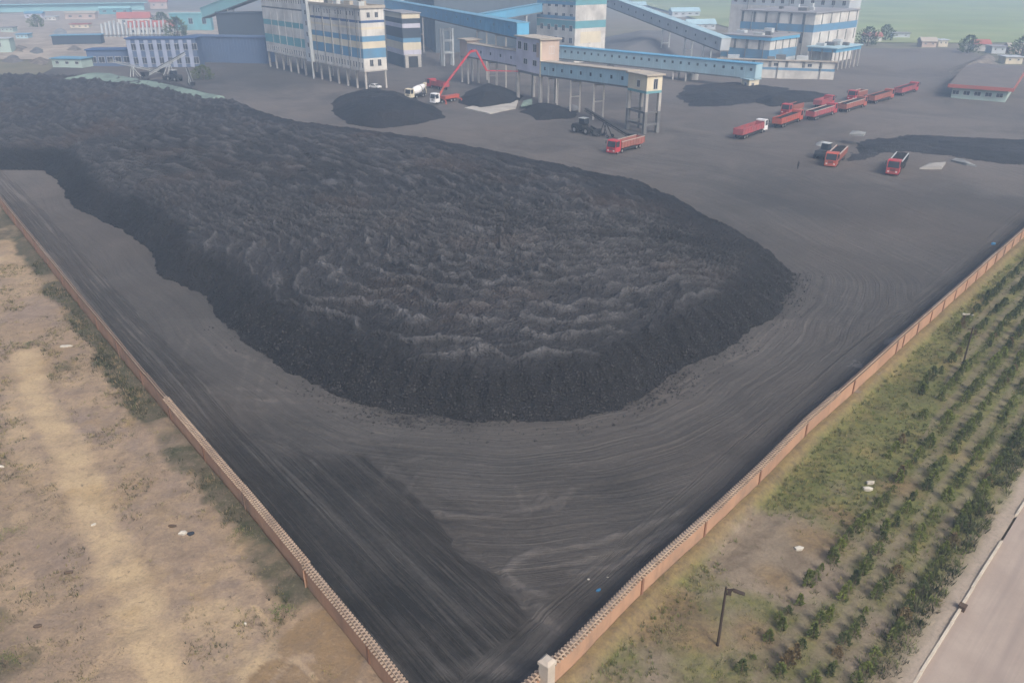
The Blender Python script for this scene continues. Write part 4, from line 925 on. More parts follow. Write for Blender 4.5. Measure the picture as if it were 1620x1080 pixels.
# ------------------------------------------------------------------ small houses and sheds at the edges
def house(name, label, foot, lpx, rpx, row, wallm, roofm, d, rh=1.6, along='x', flat=False, nw=3, group=None, o=.6):
    d = u2((0, 0), d); l = (-d[1], d[0]); zt = max(2.4, hgt(foot, row))
    b = Bld(name, label, 'house' if 'house' in name else 'shed', foot, d, span(foot, d, rpx, zt / 2), max(5, span(foot, l, lpx, zt / 2)) if lpx else 7, group)
    b.stack([(-.5, zt, 0)], [wallm])
    if flat: b.roof(zt, .3, o, roofm)
    else: b.gable(zt, rh, o, roofm, along=along)
    for i in range(nw): b.win('R', b.wx * (i + .35) / nw, zt * .4, b.wx * .1 + .3, zt * .35)
    return b
house('shed', 'small pale shed with a blue roof alone beside the coal yard at left', G(84, 107), None, 129, 93, PALEG, BRF, (.98, -.18), flat=True, nw=3)
house('shed', 'long open shed with a teal roof on the tan scrap yard at left', G(84, 72), None, 160, 57, SLATE, BRF, (.97, .2), flat=True, nw=0)
house('red_roof_house', 'long white house with a red roof directly behind the blue grey house', G(205, 58), None, 275, 44, WHT, RED, (.97, .22), 3.5, nw=5)
house('red_roof_house', 'farther white house with a red roof above the long red roofed house', G(188, 40), None, 238, 30, WHT, RED, (.96, .28), 4, nw=3)
house('teal_house', 'teal house with small square windows under the teal gallery', G(272, 50), None, 333, 22, TEA, TRF, (.99, .12), flat=True, nw=3)
house('hall_house', 'very long teal roofed hall along the top left edge of the photo', G(-30, 20), None, 228, 9, TRF, TRF, (.93, .36), flat=True, nw=0, o=3)
house('shed', 'pale green shed cut by the left edge of the photo on the tan scrap yard', G(-8, 84), None, 16, 62, PALEG, GRYW, (.97, .2), flat=True, nw=1)
house('red_roof_house', 'pink roofed house at the top between long teal hall and teal house', G(238, 14), None, 264, 4, PNK, RED, (.97, .22), 6, nw=2)
t = thing('pipe_rack', 'rack of pale upright pipes beside the red roofed houses at left', 'rack', (*G(163, 60), 0), .1)
for i in range(16):
    for j in range(2): MB().bar((i * 2.3, j * 8, 0), (i * 2.3 + .6, j * 8, 7.5 + (i % 3) * .7), .9).build('pipe', GRYW, t)
MB().box(-1, 38, -.6, -.3, 1, 1.6).build('rail', DKCONC, t)
b = house('red_edged_house', 'grey roofed pale green house with a red eaves band at the right edge', G(1590, 162), 1506, 1618, 141, PALEG, paint('dark_roof', (.15, .135, .13), (.08, .075, .07), .5, .9, .2, False), (.55, .83), 2.2, 'y', nw=3, o=1.3)
zt = hgt(G(1590, 162), 141); m = MB(); m.box(-1.45, b.wx + 1.45, -1.6, -1.305, zt - .6, zt + .5); m.box(-1.6, -1.46, -1.6, b.wy + 1.4, zt - .6, zt + .5); m.build('eaves_band', RED, b.r)
for i in range(5): b.win('L', b.wy * (i + .3) / 5, 1.2, 2, 1.4)
VILL = [(1368, 66, 1395, 58, 'tan house with a red tiled roof at the corner of the white plant'), (1412, 60, 1440, 54, 'pale low house right of the tan house below the green field'), (1458, 74, 1482, 66, 'white fronted house beside an earth bank under the green field'), (1484, 73, 1500, 64, 'narrow pale house at the right end of the white fronted house'),
        (1540, 80, 1566, 70, 'grey house with flat pale roof left in the village at top right'), (1568, 84, 1592, 74, 'lilac grey house in the middle of the village at top right'), (1596, 84, 1626, 76, 'long pale house at the right edge in the village'), (1590, 100, 1618, 94, 'white walled hut on the tan ground below the village')]
for i, (l_, f_, r_, tp, lab) in enumerate(VILL): house('village_house', lab, G(l_, f_), None, r_, tp, [WHT, GRYW, PNK, CRM][i % 4], [RED, ROOFG, BEI, GRYW][i % 4], (.98, -.1), 2.0, 'x', i % 2 == 1, 2, 'village houses under the green field')
for (x, y, lab) in [(1000, 14, 'pale long roofed shed above the inclined gallery'), (1085, 24, 'white roofed shed far behind the inclined gallery'), (1110, 44, 'grey pillared shed left of the white plant, far back'), (640, 8, 'cream white house peeping over the bright blue gallery'), (700, 10, 'dull brown roofed house far behind the bright blue gallery')]:
    house('far_house', lab, G(x - 22, y + 3), None, x + 22, y - 5, GRYW, BEI if x < 800 else LBL, (.98, .2), 3, nw=4)

# ------------------------------------------------------------------ smaller heaps, net, pads
small_heap('oval dark coal heap in front of the striped plant', [((518, 168), 0), ((535, 152), 0), ((590, 147), 0), ((650, 152), 0), ((700, 176), 0), ((704, 186), 0), ((660, 197), 0), ((600, 203), 0), ((548, 196), 0), ((528, 182), 0)], 2.6, .35, 301)
small_heap('coal heap under the lilac gallery beside the red pump boom', [((722, 163), 0), ((735, 145), 0), ((790, 140), 0), ((830, 152), 0), ((812, 165), 0), ((760, 172), 0)], 3.6, .45, 311)
small_heap('dark coal heap at the feet of the lilac transfer house', [((822, 178), 0), ((840, 165), 0), ((885, 168), 0), ((918, 178), 0), ((905, 188), 0), ((850, 190), 0)], 1.6, .35, 321)
small_heap('low wide coal heap in front of the white plant at right', [((1065, 152), 0), ((1085, 135), 0), ((1160, 130), 0), ((1255, 140), 0), ((1240, 160), 0), ((1150, 170), 0), ((1090, 168), 0)], 1.4, .15, 331, topv=.6)
small_heap('long flat topped dark coal bank behind the two red trucks at right', [((1328, 262), 0), ((1345, 226), 0), ((1430, 212), 0), ((1530, 216), 0), ((1680, 222), 0), ((1690, 266), 0), ((1560, 258), 0), ((1440, 242), 0)], .7, .12, 341, topv=.9)
small_heap('faint dark coal heap behind the row of queued trucks', [((1180, 160), 0), ((1230, 150), 0), ((1310, 148), 0), ((1300, 160), 0), ((1220, 170), 0)], 2.0, .4, 351)
EARTH = NT('earth_mound'); _p = EARTH.pos(); EARTHM = EARTH.done(EARTH.mix(EARTH.ramp(EARTH.noise(.3, 5, _p), .35, .65), (.22, .19, .16), (.10, .09, .08)), .95)
small_heap('rough grey earth mound behind the red edged house', [((1500, 112), 0), ((1530, 98), 0), ((1580, 102), 0), ((1592, 110), 0), ((1545, 120), 0), ((1508, 122), 0)], 3.5, .5, 361, 'earth_mound', EARTHM, 1.0)['category'] = 'earth mound'
small_heap('brown scrap mound on the tan scrap yard at left', [((8, 82), 0), ((30, 70), 0), ((46, 76), 0), ((40, 84), 0)], 3, .4, 371, 'scrap_mound', EARTHM, 1.0)['category'] = 'scrap mound'
small_heap('brown scrap strip along the edge of the scrap yard', [((45, 98), 0), ((60, 92), 0), ((78, 94), 0), ((70, 102), 0)], 2, .4, 381, 'scrap_mound', EARTHM, 1.0)['category'] = 'scrap mound'
# pale green dust net draped over the far edge of the heap
NETM = paint('dust_net', (.19, .26, .225), (.07, .085, .085), .85, .9, .15, False)
mid_ = np.array([G(*p, 4.2) for p in [(84, 134), (115, 129), (150, 125), (190, 129), (235, 136), (285, 145), (345, 157)]])
tt = np.linspace(0, len(mid_) - 1, 120); cx = np.interp(tt, range(len(mid_)), mid_[:, 0]); cy = np.interp(tt, range(len(mid_)), mid_[:, 1])
vv = np.linspace(-1, 1, 16); wdt = np.interp(tt / tt[-1], [0, .15, .3, .5, 1], [1, 5, 6.5, 4, 2]) * (1 + .4 * (fbm(tt * .9, tt * 0, 5) - .5))
Xn = cx[:, None] + vv * wdt[:, None] * .45; Yn = cy[:, None] + vv * wdt[:, None] * 1.3
Zn = 4.4 + 2.2 * (1 - vv ** 2) * (wdt[:, None] / 8) + .5 * (fbm(Xn * .3, Yn * .3, 9) - .5)
nm = MB(); idx = np.arange(Xn.size).reshape(Xn.shape); n0 = Xn.size
top_ = np.stack([Xn, Yn, Zn], -1).reshape(-1, 3); bot = top_.copy(); bot[:, 2] -= 5.5
F1 = np.stack([idx[:-1, :-1], idx[1:, :-1], idx[1:, 1:], idx[:-1, 1:]], -1).reshape(-1, 4)
ring = np.concatenate([idx[0, :], idx[1:, -1], idx[-1, -2::-1], idx[-2:0:-1, 0]]); nx_ = np.roll(ring, -1); F2 = np.stack([ring, nx_, nx_ + n0, ring + n0], 1)
tag(npmesh('dust_net', np.concatenate([top_, bot]), np.concatenate([F1, F2]), NETM), 'pale green dust net draped along the far left edge of the big coal stockpile', 'dust net')
PADM = paint('pale_pad', (.42, .40, .36), (.16, .15, .15), .6, .9, .2, False)
tag(MB().prism([G(*p) for p in [(735, 172), (795, 157), (820, 160), (816, 172), (775, 181)]], -.3, .25).build('concrete_pad', PADM), 'pale concrete pad in front of the coal heap and the lilac gallery', 'concrete pad')
TARP = paint('grey_tarp', (.27, .28, .275), (.09, .09, .09), .7, .8, .3, False)
def sheetlet(label, P, z, mat=TARP, name='tarpaulin', cat='tarpaulin', h=.35):
    Q = [G(*p, z) for p in P]; m = MB(); n = len(Q); cxy = (sum(q[0] for q in Q) / n, sum(q[1] for q in Q) / n)
    m.add([(*q, z - .3) for q in Q] + [(*q, z + random.uniform(0, h)) for q in Q] + [(*cxy, z + h + .3)], [(i, (i + 1) % n, n + (i + 1) % n, n + i) for i in range(n)] + [(n + i, n + (i + 1) % n, 2 * n) for i in range(n)] + [tuple(range(n))[::-1]])
    return tag(m.build(name, mat), label, cat)
sheetlet('pale tarpaulin strip on the far rim of the coal bank at right', [(1344, 212), (1366, 214), (1370, 211), (1348, 208)], 2.6)
sheetlet('white crumpled tarpaulin in front of the coal bank, right of the right red truck', [(1455, 266), (1490, 266), (1496, 258), (1470, 258)], .2, paint('white_tarp', (.30, .29, .27), (.16, .15, .15), .4, .8, .8, False))
sheetlet('faint grey tarpaulin strip lower right of the coal bank', [(1505, 254), (1530, 260), (1545, 262), (1512, 250)], .3)
sheetlet('pale green tarpaulin under the middle of the gallery near the coal heap', [(824, 168), (842, 164), (842, 158), (828, 160)], 1.2, NETM)

# ------------------------------------------------------------------ trucks
TR1 = paint('truck_red', (.44, .03, .045), (.17, .10, .085), .75, .5, .5, False); TR2 = paint('truck_orange_red', (.42, .08, .05), (.17, .11, .085), .8, .5, .5, False); TRW = paint('truck_white', (.75, .75, .75), (.3, .3, .3), .3, .4, .6, False)
TBR = paint('rusty_bed', (.30, .11, .085), (.14, .09, .08), .55, .7, .5, False); TBM = paint('dusty_red_bed', (.34, .07, .08), (.14, .10, .10), .8, .7, .5, False); RIMP = paint('pale_rim', (.45, .38, .33), (.2, .17, .15), .4, .7, .6, False)
TYRE = NT('tyre').done((.02, .02, .021), .9); LAMP = NT('headlight_glass').done((.7, .7, .68), .2); RIM = paint('rim', (.3, .3, .3), (.1, .1, .1), .5, .5, 1, False); YEL = paint('yellow_paint', (.6, .42, .10), (.2, .15, .1), .4, .5, .5, False)
def wheel(parent, x, y, r=.52, w=.32):
    m = MB(); n = 16; prof = [(-w / 2, r * .55), (-w / 2, r * .92), (-w / 2 + .05, r), (w / 2 - .05, r), (w / 2, r * .92), (w / 2, r * .55)]
    vs = [(x + rr * cos(2 * pi * j / n), y + o, r + rr * sin(2 * pi * j / n)) for o, rr in prof for j in range(n)]
    fs = [(i * n + j, (i + 1) * n + j, (i + 1) * n + (j + 1) % n, i * n + (j + 1) % n) for i in range(len(prof) - 1) for j in range(n)]
    m.add(vs, fs); W = m.build('wheel', TYRE, parent)
    q = MB().tube([(x, y - w / 2 + .04, r), (x, y + w / 2 - .04, r)], r * .56, 12); q.build('rim', RIM, W)
def cab(root, x0, x1, mat, wd=2.45, zb=.55, zt=3.15, tall=True):
    h = wd / 2
    m = MB().yprism([(x0, zb), (x1 - .05, zb), (x1, zb + .25), (x1, zb + 1.05), (x1 - .28, zt - .12), (x1 - .5, zt), (x0, zt)], -h, h); c_ = m.build('cab', mat, root)
    z0, z1 = zb + 1.10, zt - .22; sx = lambda z_: x1 - .28 * (z_ - zb - 1.05) / (zt - zb - 1.17)
    g = MB(); g.add([(sx(z0) + .02, -h + .14, z0), (sx(z0) + .02, h - .14, z0), (sx(z1) + .02, h - .2, z1), (sx(z1) + .02, -h + .2, z1), (sx(z0) - .08, -h + .14, z0), (sx(z0) - .08, h - .14, z0), (sx(z1) - .08, h - .2, z1), (sx(z1) - .08, -h + .2, z1)],
                    [(0, 1, 2, 3), (7, 6, 5, 4), (0, 4, 5, 1), (1, 5, 6, 2), (2, 6, 7, 3), (3, 7, 4, 0)]); g.build('windscreen', GLS, root)
    for s in (-1, 1):
        MB().yprism([(x0 + .5, z0), (x1 - .25, z0), (x1 - .5, z1), (x0 + .5, z1)], s * h - .02, s * h + .02).build('side_window', GLS, root)
        MB().box(x1 - .02, x1 + .04, s * (h - .45) - .18, s * (h - .45) + .18, zb + .22, zb + .42).build('headlight', LAMP, root)
        mm = MB(); mm.bar((x1 - .3, s * h, z1), (x1 - .05, s * (h + .28), z1), .05); mm.box(x1 - .12, x1 - .02, s * (h + .28) - .11, s * (h + .28) + .11, z1 - .65, z1); mm.build('mirror', DKS, root)
    MB().box(x1 - .1, x1 + .08, -h, h, zb - .15, zb + .18).build('bumper', mat, root)
    gr = MB()
    for k in range(3): gr.box(x1 - .01, x1 + .02, -h + .7, h - .7, zb + .45 + k * .18, zb + .55 + k * .18)
    gr.build('grille', DKS, root)
    return c_
def dump_truck(label, p, head, cabm, bedm, load=False, L=12.0, group='red dump trucks in the coal yard', rimm=None, fend=None):
    r = thing('dump_truck', label, 'truck', (p[0], p[1], 0), head, group); f = L / 2
    ch = MB(); ch.box(-f + .3, f - .4, -.5, .5, .75, 1.05)
    for s in (-1, 1): ch.box(-f + 3.2, f - 3.6, s * .85 - .3, s * .85 + .3, .5, .95)
    ch.build('chassis', DKS, r)
    cab(r, f - 2.15, f, cabm)
    b = MB(); x0, x1, h, z0, z1 = -f, f - 2.45, 1.25, 1.15, 2.55; tk = .1
    b.box(x0, x1, -h, h, z0, z0 + .15); b.box(x0, x1, -h, -h + tk, z0 + .152, z1); b.box(x0, x1, h - tk, h, z0 + .152, z1); b.box(x0, x0 + tk, -h + tk, h - tk, z0 + .152, z1); b.box(x1 - tk, x1, -h + tk, h - tk, z0 + .152, z1 + .35)
    k = 9
    for i in range(k):
        xx = x0 + .1 + (x1 - x0 - .3) * i / (k - 1)
        for s in (-1, 1): b.box(xx, xx + .14, s * h - (0 if s > 0 else .09), s * h + (.09 if s > 0 else 0), z0, z1 - .05)
    b.build('dump_bed', bedm, r)
    q = MB()
    for s in (-1, 1): q.box(x0, x1, s * (h - .05) - .11, s * (h - .05) + .11, z1 + .002, z1 + .12)
    q.build('bed_rim', rimm or bedm, r)
    if load:
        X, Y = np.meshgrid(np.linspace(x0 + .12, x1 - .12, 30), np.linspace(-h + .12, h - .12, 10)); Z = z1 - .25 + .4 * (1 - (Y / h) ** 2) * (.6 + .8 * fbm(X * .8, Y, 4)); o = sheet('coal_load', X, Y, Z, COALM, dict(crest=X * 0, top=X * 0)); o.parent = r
    for x in (f - 1.15, f - 2.9, -f + 3.1, -f + 1.7):
        for s in (-1, 1): wheel(r, x, s * 1.05)
    for s in (-1, 1):
        MB().box(-f + .9, -f + 3.9, s * 1.25 - .14, s * 1.25 + .14, 1.07, 1.13).build('mudguard', fend or DKS, r)
    return r
def head(a, b): return atan2(b[1] - a[1], b[0] - a[0])
def mid2(a, b): return ((a[0] + b[0]) / 2, (a[1] + b[1]) / 2)
def truck_px(label, rear, front, *a, **k):
    A, B = G(*rear), G(*front); c = mid2(A, B); return dump_truck(label, c, head(A, B), *a, **k)
truck_px('bright red dump truck with a brown ribbed bed standing alone below the cream transfer house', (1014, 231), (964, 245), TR1, TBR, rimm=RIMP, fend=TR1)
truck_px('dump truck with a white cab and a red bed, last in the queue', (1160, 223), (1212, 205), TRW, TBM, L=15, rimm=TBM)
truck_px('orange red dump truck second from the tail of the queue, ahead of the white cab', (1219, 206), (1270, 188), TR2, TR2, True, L=15)
truck_px('dusty red dump truck with pale tailboard, third in the queue', (1274, 193), (1322, 178), TR1, TBM, True, L=16, rimm=RIMP)
truck_px('rust brown dump truck ahead of the dusty red one in the queue', (1326, 180), (1368, 167), TR2, TBR, True, L=16, rimm=RIMP)
truck_px('faint brownish dump truck near the head of the queue in haze', (1372, 166), (1410, 155), TR2, TBR, True, L=16)
truck_px('hazy red dump truck at the head of the queue', (1414, 154), (1450, 143), TR1, TBM, True, L=16)
truck_px('red truck with yellow trim behind the queue, left end of the back row', (1268, 175), (1236, 184), TR1, TBR, True, L=9.5, fend=YEL)
truck_px('red dump truck in the back row, middle of three', (1286, 174), (1318, 165), TR1, TBM, L=9.5)
truck_px('red dump truck with pale bed rim in the back row, right of three', (1370, 153), (1340, 161), TR1, TBR, rimm=RIMP, L=9.5)
truck_px('orange red dump truck facing the camera beside a dark loader at the coal bank', (1333, 245), (1308, 270), TR2, TBR, True, rimm=RIMP)
truck_px('red dump truck facing the camera at far right with a dark coal bed', (1426, 258), (1408, 281), TR1, DKS, True, rimm=STEEL)
truck_px('dusty red dump truck parked behind the pump truck', (715, 145), (672, 137), TR1, TBM, L=10)

def mixer():
    A, B = G(672, 152), G(646, 157); r = thing('concrete_mixer_truck', 'cream and grey concrete mixer truck left of the pump truck', 'mixer truck', (*mid2(A, B), 0), head(A, B))
    MB().box(-4.2, 4.0, -.5, .5, .75, 1.05).build('chassis', DKS, r); cab(r, 2.4, 4.3, CRM)
    m = MB(); m.tube([(-4.0, 0, 3.3), (-3.3, 0, 3.15), (-1.6, 0, 2.6), (.4, 0, 2.2), (1.6, 0, 1.95), (2.0, 0, 1.9)], [.55, .8, 1.25, 1.3, .9, .4], 18); m.build('drum', TRW, r, True)
    m = MB(); m.tube([(-1.65, 0, 2.61), (-1.45, 0, 2.56)], [1.29, 1.29], 18); m.build('drum_ring', DKS, r)
    m = MB(); m.bar((-4.0, -.8, 1.0), (-3.6, -.8, 3.1), .15); m.bar((-4.0, .8, 1.0), (-3.6, .8, 3.1), .15); m.yprism([(-4.5, 3.0), (-3.9, 3.2), (-3.9, 4.1), (-4.7, 4.2)], -.5, .5); m.bar((-4.3, 0, 2.8), (-5.0, 0, 1.6), .45, .12); m.build('chute', CRM, r)
    for x in (3.1, 1.2, -2.0, -3.3):
        for s in (-1, 1): wheel(r, x, s * 1.0)
mixer()
def pump():
    A, B = G(716, 160), G(690, 164); hd = head(A, B); r = thing('concrete_pump_truck', 'concrete pump truck with a white cab and a raised folded red and orange boom', 'pump truck', (*mid2(A, B), 0), hd)
    MB().box(-5, 4.4, -.6, .6, .75, 1.1).build('chassis', DKS, r); cab(r, 2.9, 4.9, TRW); MB().box(-4.8, .6, -1.15, 1.15, 1.102, 1.9).build('body', TR2, r); MB().yprism([(-5.6, 1.0), (-4.85, 1.0), (-4.85, 2.0), (-5.9, 2.0)], -.8, .8).build('hopper', TR2, r)
    for x in (3.7, 2.0, -2.0, -3.4):
        for s in (-1, 1): wheel(r, x, s * 1.05)
    b = G(692, 164); o = np.array(mid2(A, B))
    def loc(px, row, off=0):
        # a point in the vertical plane of the boom, seen at the picture column of the boom joint
        best = None
        q = np.array((b[0] + off, b[1] + off * .4)); zz = hgt(tuple(q), row); d = q - o; return (d[0] * cos(-hd) - d[1] * sin(-hd), d[0] * sin(-hd) + d[1] * cos(-hd), zz)
    k = 1 / 4.45
    P = [loc(692, 158), loc(0, 136, 10 * k), loc(0, 82, 46 * k), loc(0, 80, 54 * k), loc(0, 112, 68 * k), loc(0, 113, 112 * k)]
    MB().tube([(P[0][0], P[0][1], 1.1), P[0]], .4, 10).build('turret', TR2, r)
    m = MB().bar(P[0], P[1], .5, .55); m.build('boom_section', TR2, r)
    MB().bar(P[1], P[2], .48, .55).build('boom_section', TR1, r); MB().bar(P[2], P[3], .6).build('boom_section', TR1, r); MB().bar(P[3], P[4], .5, .5).build('boom_section', TR1, r); MB().bar(P[4], P[5], .28).build('boom_section', TR1, r)
    for s in (-1, 1):
        for x in (1.4, -3.6):
            m = MB(); m.bar((x, s * .9, 1.2), (x + (.8 if x > 0 else -.8), s * 3.2, 1.0), .25); m.box(x + (.8 if x > 0 else -.8) - .12, x + (.8 if x > 0 else -.8) + .12, s * 3.2 - .12, s * 3.2 + .12, .06, 1.0); m.box(x + (.8 if x > 0 else -.8) - .35, x + (.8 if x > 0 else -.8) + .35, s * 3.2 - .35, s * 3.2 + .35, 0, .06); m.build('outrigger', TR2, r)
pump()
def car(label, p, hd, mat, van=False, name='car'):
    r = thing(name, label, 'van' if van else 'car', (*p, 0), hd)
    if van: prof = [(-2.3, .35), (2.2, .35), (2.3, .7), (2.0, 1.05), (1.5, 1.9), (-2.3, 1.95)]
    else: prof = [(-2.2, .35), (2.15, .35), (2.25, .6), (2.1, .85), (1.1, .98), (.45, 1.45), (-1.2, 1.48), (-1.95, 1.0), (-2.25, .95)]
    MB().yprism(prof, -.88, .88).build('body', mat, r)
    for s in (-1, 1):
        MB().yprism([(-1.6, 1.0), (.9, 1.0), (.4, 1.38), (-1.15, 1.4)] if not van else [(-2.0, 1.15), (1.6, 1.15), (1.35, 1.75), (-2.0, 1.75)], s * .88 - .015, s * .88 + .015).build('side_window', GLS, r)
        for x in (1.35, -1.35): wheel(r, x, s * .80, .33, .2)
        MB().box(2.16, 2.28, s * .6 - .15, s * .6 + .15, .62, .76).build('headlight', LAMP, r)
    a, b_ = ((1.12, .99), (.5, 1.42)) if not van else ((2.0, 1.08), (1.55, 1.8))
    MB().add([(a[0] + .03, -.75, a[1] + .03), (a[0] + .03, .75, a[1] + .03), (b_[0] + .03, .68, b_[1]), (b_[0] + .03, -.68, b_[1])], [(0, 1, 2, 3)]).build('windscreen', GLS, r)
A, B = G(585, 139), G(603, 141); car('white car parked under the near corner of the striped plant', mid2(A, B), head(A, B), TRW)
car('white van in front of the dark hall at left, nearer the striped plant', G(349, 88), head(G(340, 88), G(356, 88)), TRW, True, 'van')
car('pale van beside the blue grey house, left of the other van', G(316, 87), head(G(326, 87), G(312, 87)), GRYW, True, 'van')

def loader(label, p, hd, sc=1.0):
    r = thing('wheel_loader', label, 'loader', (*p, 0), hd); r.scale = (sc, sc, sc)
    MB().yprism([(-3.4, .9), (-.2, .9), (0, 1.5), (-.2, 2.1), (-3.2, 2.0), (-3.5, 1.4)], -1.1, 1.1).build('body', DKS, r)
    MB().yprism([(-1.4, 2.1), (.2, 2.1), (.35, 2.3), (.1, 3.4), (-1.3, 3.4)], -.8, .8).build('operator_cab', GLS, r); MB().box(-1.5, .25, -.9, .9, 3.402, 3.52).build('cab_roof', STEEL, r)
    MB().yprism([(.25, .9), (1.6, .8), (1.6, 1.5), (.25, 1.6)], -.7, .7).build('front_frame', DKS, r)
    m = MB()
    for s in (-1, 1): m.bar((.9, s * .8, 1.6), (3.4, s * .8, .9), .22, .4)
    m.build('lift_arm', DKS, r)
    m = MB().yprism([(3.2, .1), (4.6, .05), (4.6, .15), (3.6, .5), (3.5, 1.3), (3.1, 1.4), (3.0, .6)], -1.5, 1.5); m.build('bucket', DKS, r)
    for x in (1.1, -2.3):
        for s in (-1, 1): wheel(r, x, s * 1.15, .78, .5)
loader('dark wheel loader standing behind the lone bright red truck', G(926, 211), head(G(926, 211), G(955, 216)), 1.1)
loader('dark wheel loader right behind the orange red truck at the coal bank', G(1306, 250), head(G(1306, 250), G(1340, 240)), 1.0)
def stacker(label, base, hd, sc=1.0, sm=None):
    sm = sm or STEEL
    r = thing('mobile_conveyor', label, 'conveyor', (*base, 0), hd); r.scale = (sc,) * 3
    m = MB()
    for s in (-.5, .5):
        m.bar((-9, s, 1.0), (11, s, 7.0), .18); m.bar((-9, s, 1.7), (11, s, 7.7), .12)
        for i in range(12):
            t0 = -9 + 20 * i / 12; z0 = 1 + 6 * i / 12; m.bar((t0, s, z0), (t0 + 1.67, s, z0 + 1.2), .08)
    m.build('lattice_boom', sm, r); MB().bar((-8.8, 0, 1.75), (11, 0, 7.72), .9, .1).build('belt', DKS, r)
    m = MB()
    for s in (-1, 1): m.bar((0, s, .3), (2.5, s * .6, 4.2), .2); m.bar((3.5, s, .3), (2.5, s * .6, 4.2), .2)
    m.build('support', sm, r); MB().yprism([(-10.5, 2.6), (-8, 2.6), (-8.6, 1.0), (-9.8, 1.0)], -1, 1).build('hopper', DKS, r)
    for s in (-1, 1): wheel(r, 0, s * 1.2, .5, .3); wheel(r, 3.5, s * 1.2, .5, .3)
stacker('pale lattice stacking conveyor rising to the right behind the dust net', G(262, 121), head(G(240, 122), G(275, 117)), 1.0)
stacker('low lattice stacking conveyor leaning left behind the dust net', G(222, 124), head(G(222, 124), G(190, 128)), 1.0)
stacker('dark mobile conveyor lying beside the loader, left of the lone red truck', G(965, 218), head(G(990, 222), G(940, 212)), .8, DKS)
stacker('short pale conveyor arm right of the far end of the dust net', G(303, 135), head(G(310, 142), G(298, 128)), .7)
loader('small dark loader between the lattice conveyors and the bush by the dust net', G(275, 128), 2.6, 1.1)

# ------------------------------------------------------------------ poles, person, stones
DPOL = paint('dark_pole', (.055, .04, .032), (.03, .025, .02), .5, .8, .8)
def pole(label, p, h, hd, lamp=True):
    r = thing('lamp_pole', label, 'pole', (*p, 0), hd)
    MB().tube([(0, 0, -.3), (.0, 0, h * .5), (.0, 0, h)], [.10, .085, .07], 10).build('pole_shaft', DPOL, r)
    if lamp:
        m = MB(); m.bar((0, 0, h - .2), (.5, 0, h - .02), .06); m.bar((.0, 0, h - .65), (.42, 0, h - .12), .05); m.build('arm', DPOL, r)
        MB().yprism([(.42, h - .06), (1.15, h - .22), (1.12, h - .30), (.44, h - .20)], -.12, .12).build('lamp_head', DPOL, r); MB().box(.1, .34, -.13, .13, h - .5, h - .18).build('control_box', DPOL, r)
    return r
pole('dark lamp pole with a short arm on bare ground near the bottom right', G(1135, 1022), 5.0, radians(-18))
r = pole('thin bare dark pole standing in the green rows at right', G(1521, 585), 5.1, 0, False)
MB().bar((-.5, 0, 4.9), (.5, 0, 4.9), .07).build('crossarm', DPOL, r)
# person walking in the yard
pp = G(1262, 268); r = thing('person', 'person in dark clothes standing in the yard left of the orange red truck', 'person', (*pp, 0), .6)
me = bpy.data.meshes.new('body'); vs = [(0, 0, .95), (0, 0, 1.15), (0, 0, 1.42), (0, 0, 1.52), (0, .02, 1.66), (0, .02, 1.76), (.2, 0, 1.40), (.27, .02, 1.12), (.26, .1, .88), (-.2, 0, 1.40), (-.27, -.02, 1.12), (-.26, .06, .88), (.10, 0, .90), (.11, .06, .50), (.12, 0, .06), (.12, .16, .04), (-.10, 0, .90), (-.11, .1, .50), (-.12, -.1, .08), (-.12, .06, .04)]
es = [(0, 1), (1, 2), (2, 3), (3, 4), (4, 5), (2, 6), (6, 7), (7, 8), (2, 9), (9, 10), (10, 11), (0, 12), (12, 13), (13, 14), (14, 15), (0, 16), (16, 17), (17, 18), (18, 19)]
me.from_pydata(vs, es, []); body = bpy.data.objects.new('body', me); COL.objects.link(body); body.parent = r
me.materials.append(NT('dark_clothes').done((.025, .028, .035), .9))
sm = body.modifiers.new('skin', 'SKIN'); R_ = [.15, .15, .17, .06, .10, .07, .07, .05, .035, .07, .05, .035, .09, .07, .05, .045, .09, .07, .05, .045]
for i, q in enumerate(me.skin_vertices[0].data): q.radius = (R_[i], R_[i] * .8); q.use_root = (i == 0)
body.modifiers.new('sub', 'SUBSURF').levels = 1; body.modifiers['sub'].render_levels = 1
m = MB(); m.tube([(0, .02, 1.70), (0, .02, 1.80), (0, .02, 1.83)], [.115, .10, .03], 10); m.build('hair', DKS, r, True)

STN = paint('white_stone', (.50, .48, .42), (.22, .19, .16), .7, .9, 1.5, False)
def stone(label, px, py, a, b_, h, rz=0, mat=None, name='stone_slab', cat='stone', seed=0, z=0):
    p = G(px, py); rs = random.Random(seed); n = 5 if name == 'stone_slab' else 9; t = []
    P = [(a * cos(2 * pi * i / n) * rs.uniform(.8, 1.1), b_ * sin(2 * pi * i / n) * rs.uniform(.8, 1.1)) for i in range(n)]
    vs = [(x, y, -.1) for x, y in P] + [(x, y, h * rs.uniform(.7, 1)) for x, y in P] + [(x * .55, y * .55, h * rs.uniform(1, 1.25)) for x, y in P] + [(0, 0, h * 1.2)]
    fs = [(i, (i + 1) % n, n + (i + 1) % n, n + i) for i in range(n)] + [(n + i, n + (i + 1) % n, 2 * n + (i + 1) % n, 2 * n + i) for i in range(n)] + [(2 * n + i, 2 * n + (i + 1) % n, 3 * n) for i in range(n)]
    o = MB().add(vs, fs).build(name, mat or STN); o.location = (*p, z); o.rotation_euler = (0, 0, rz); return tag(o, label, cat)
stone('white slab, upper of two lying together in the grass right of the bare patch', 1377, 764, .42, .2, .2, .1, seed=1)
stone('white slab, lower of two lying together in the grass right of the bare patch', 1372, 774, .42, .22, .22, -.1, seed=2)
stone('lone white slab at the edge of the bare grey soil in the plantation', 1264, 869, .42, .25, .22, .1, seed=3)
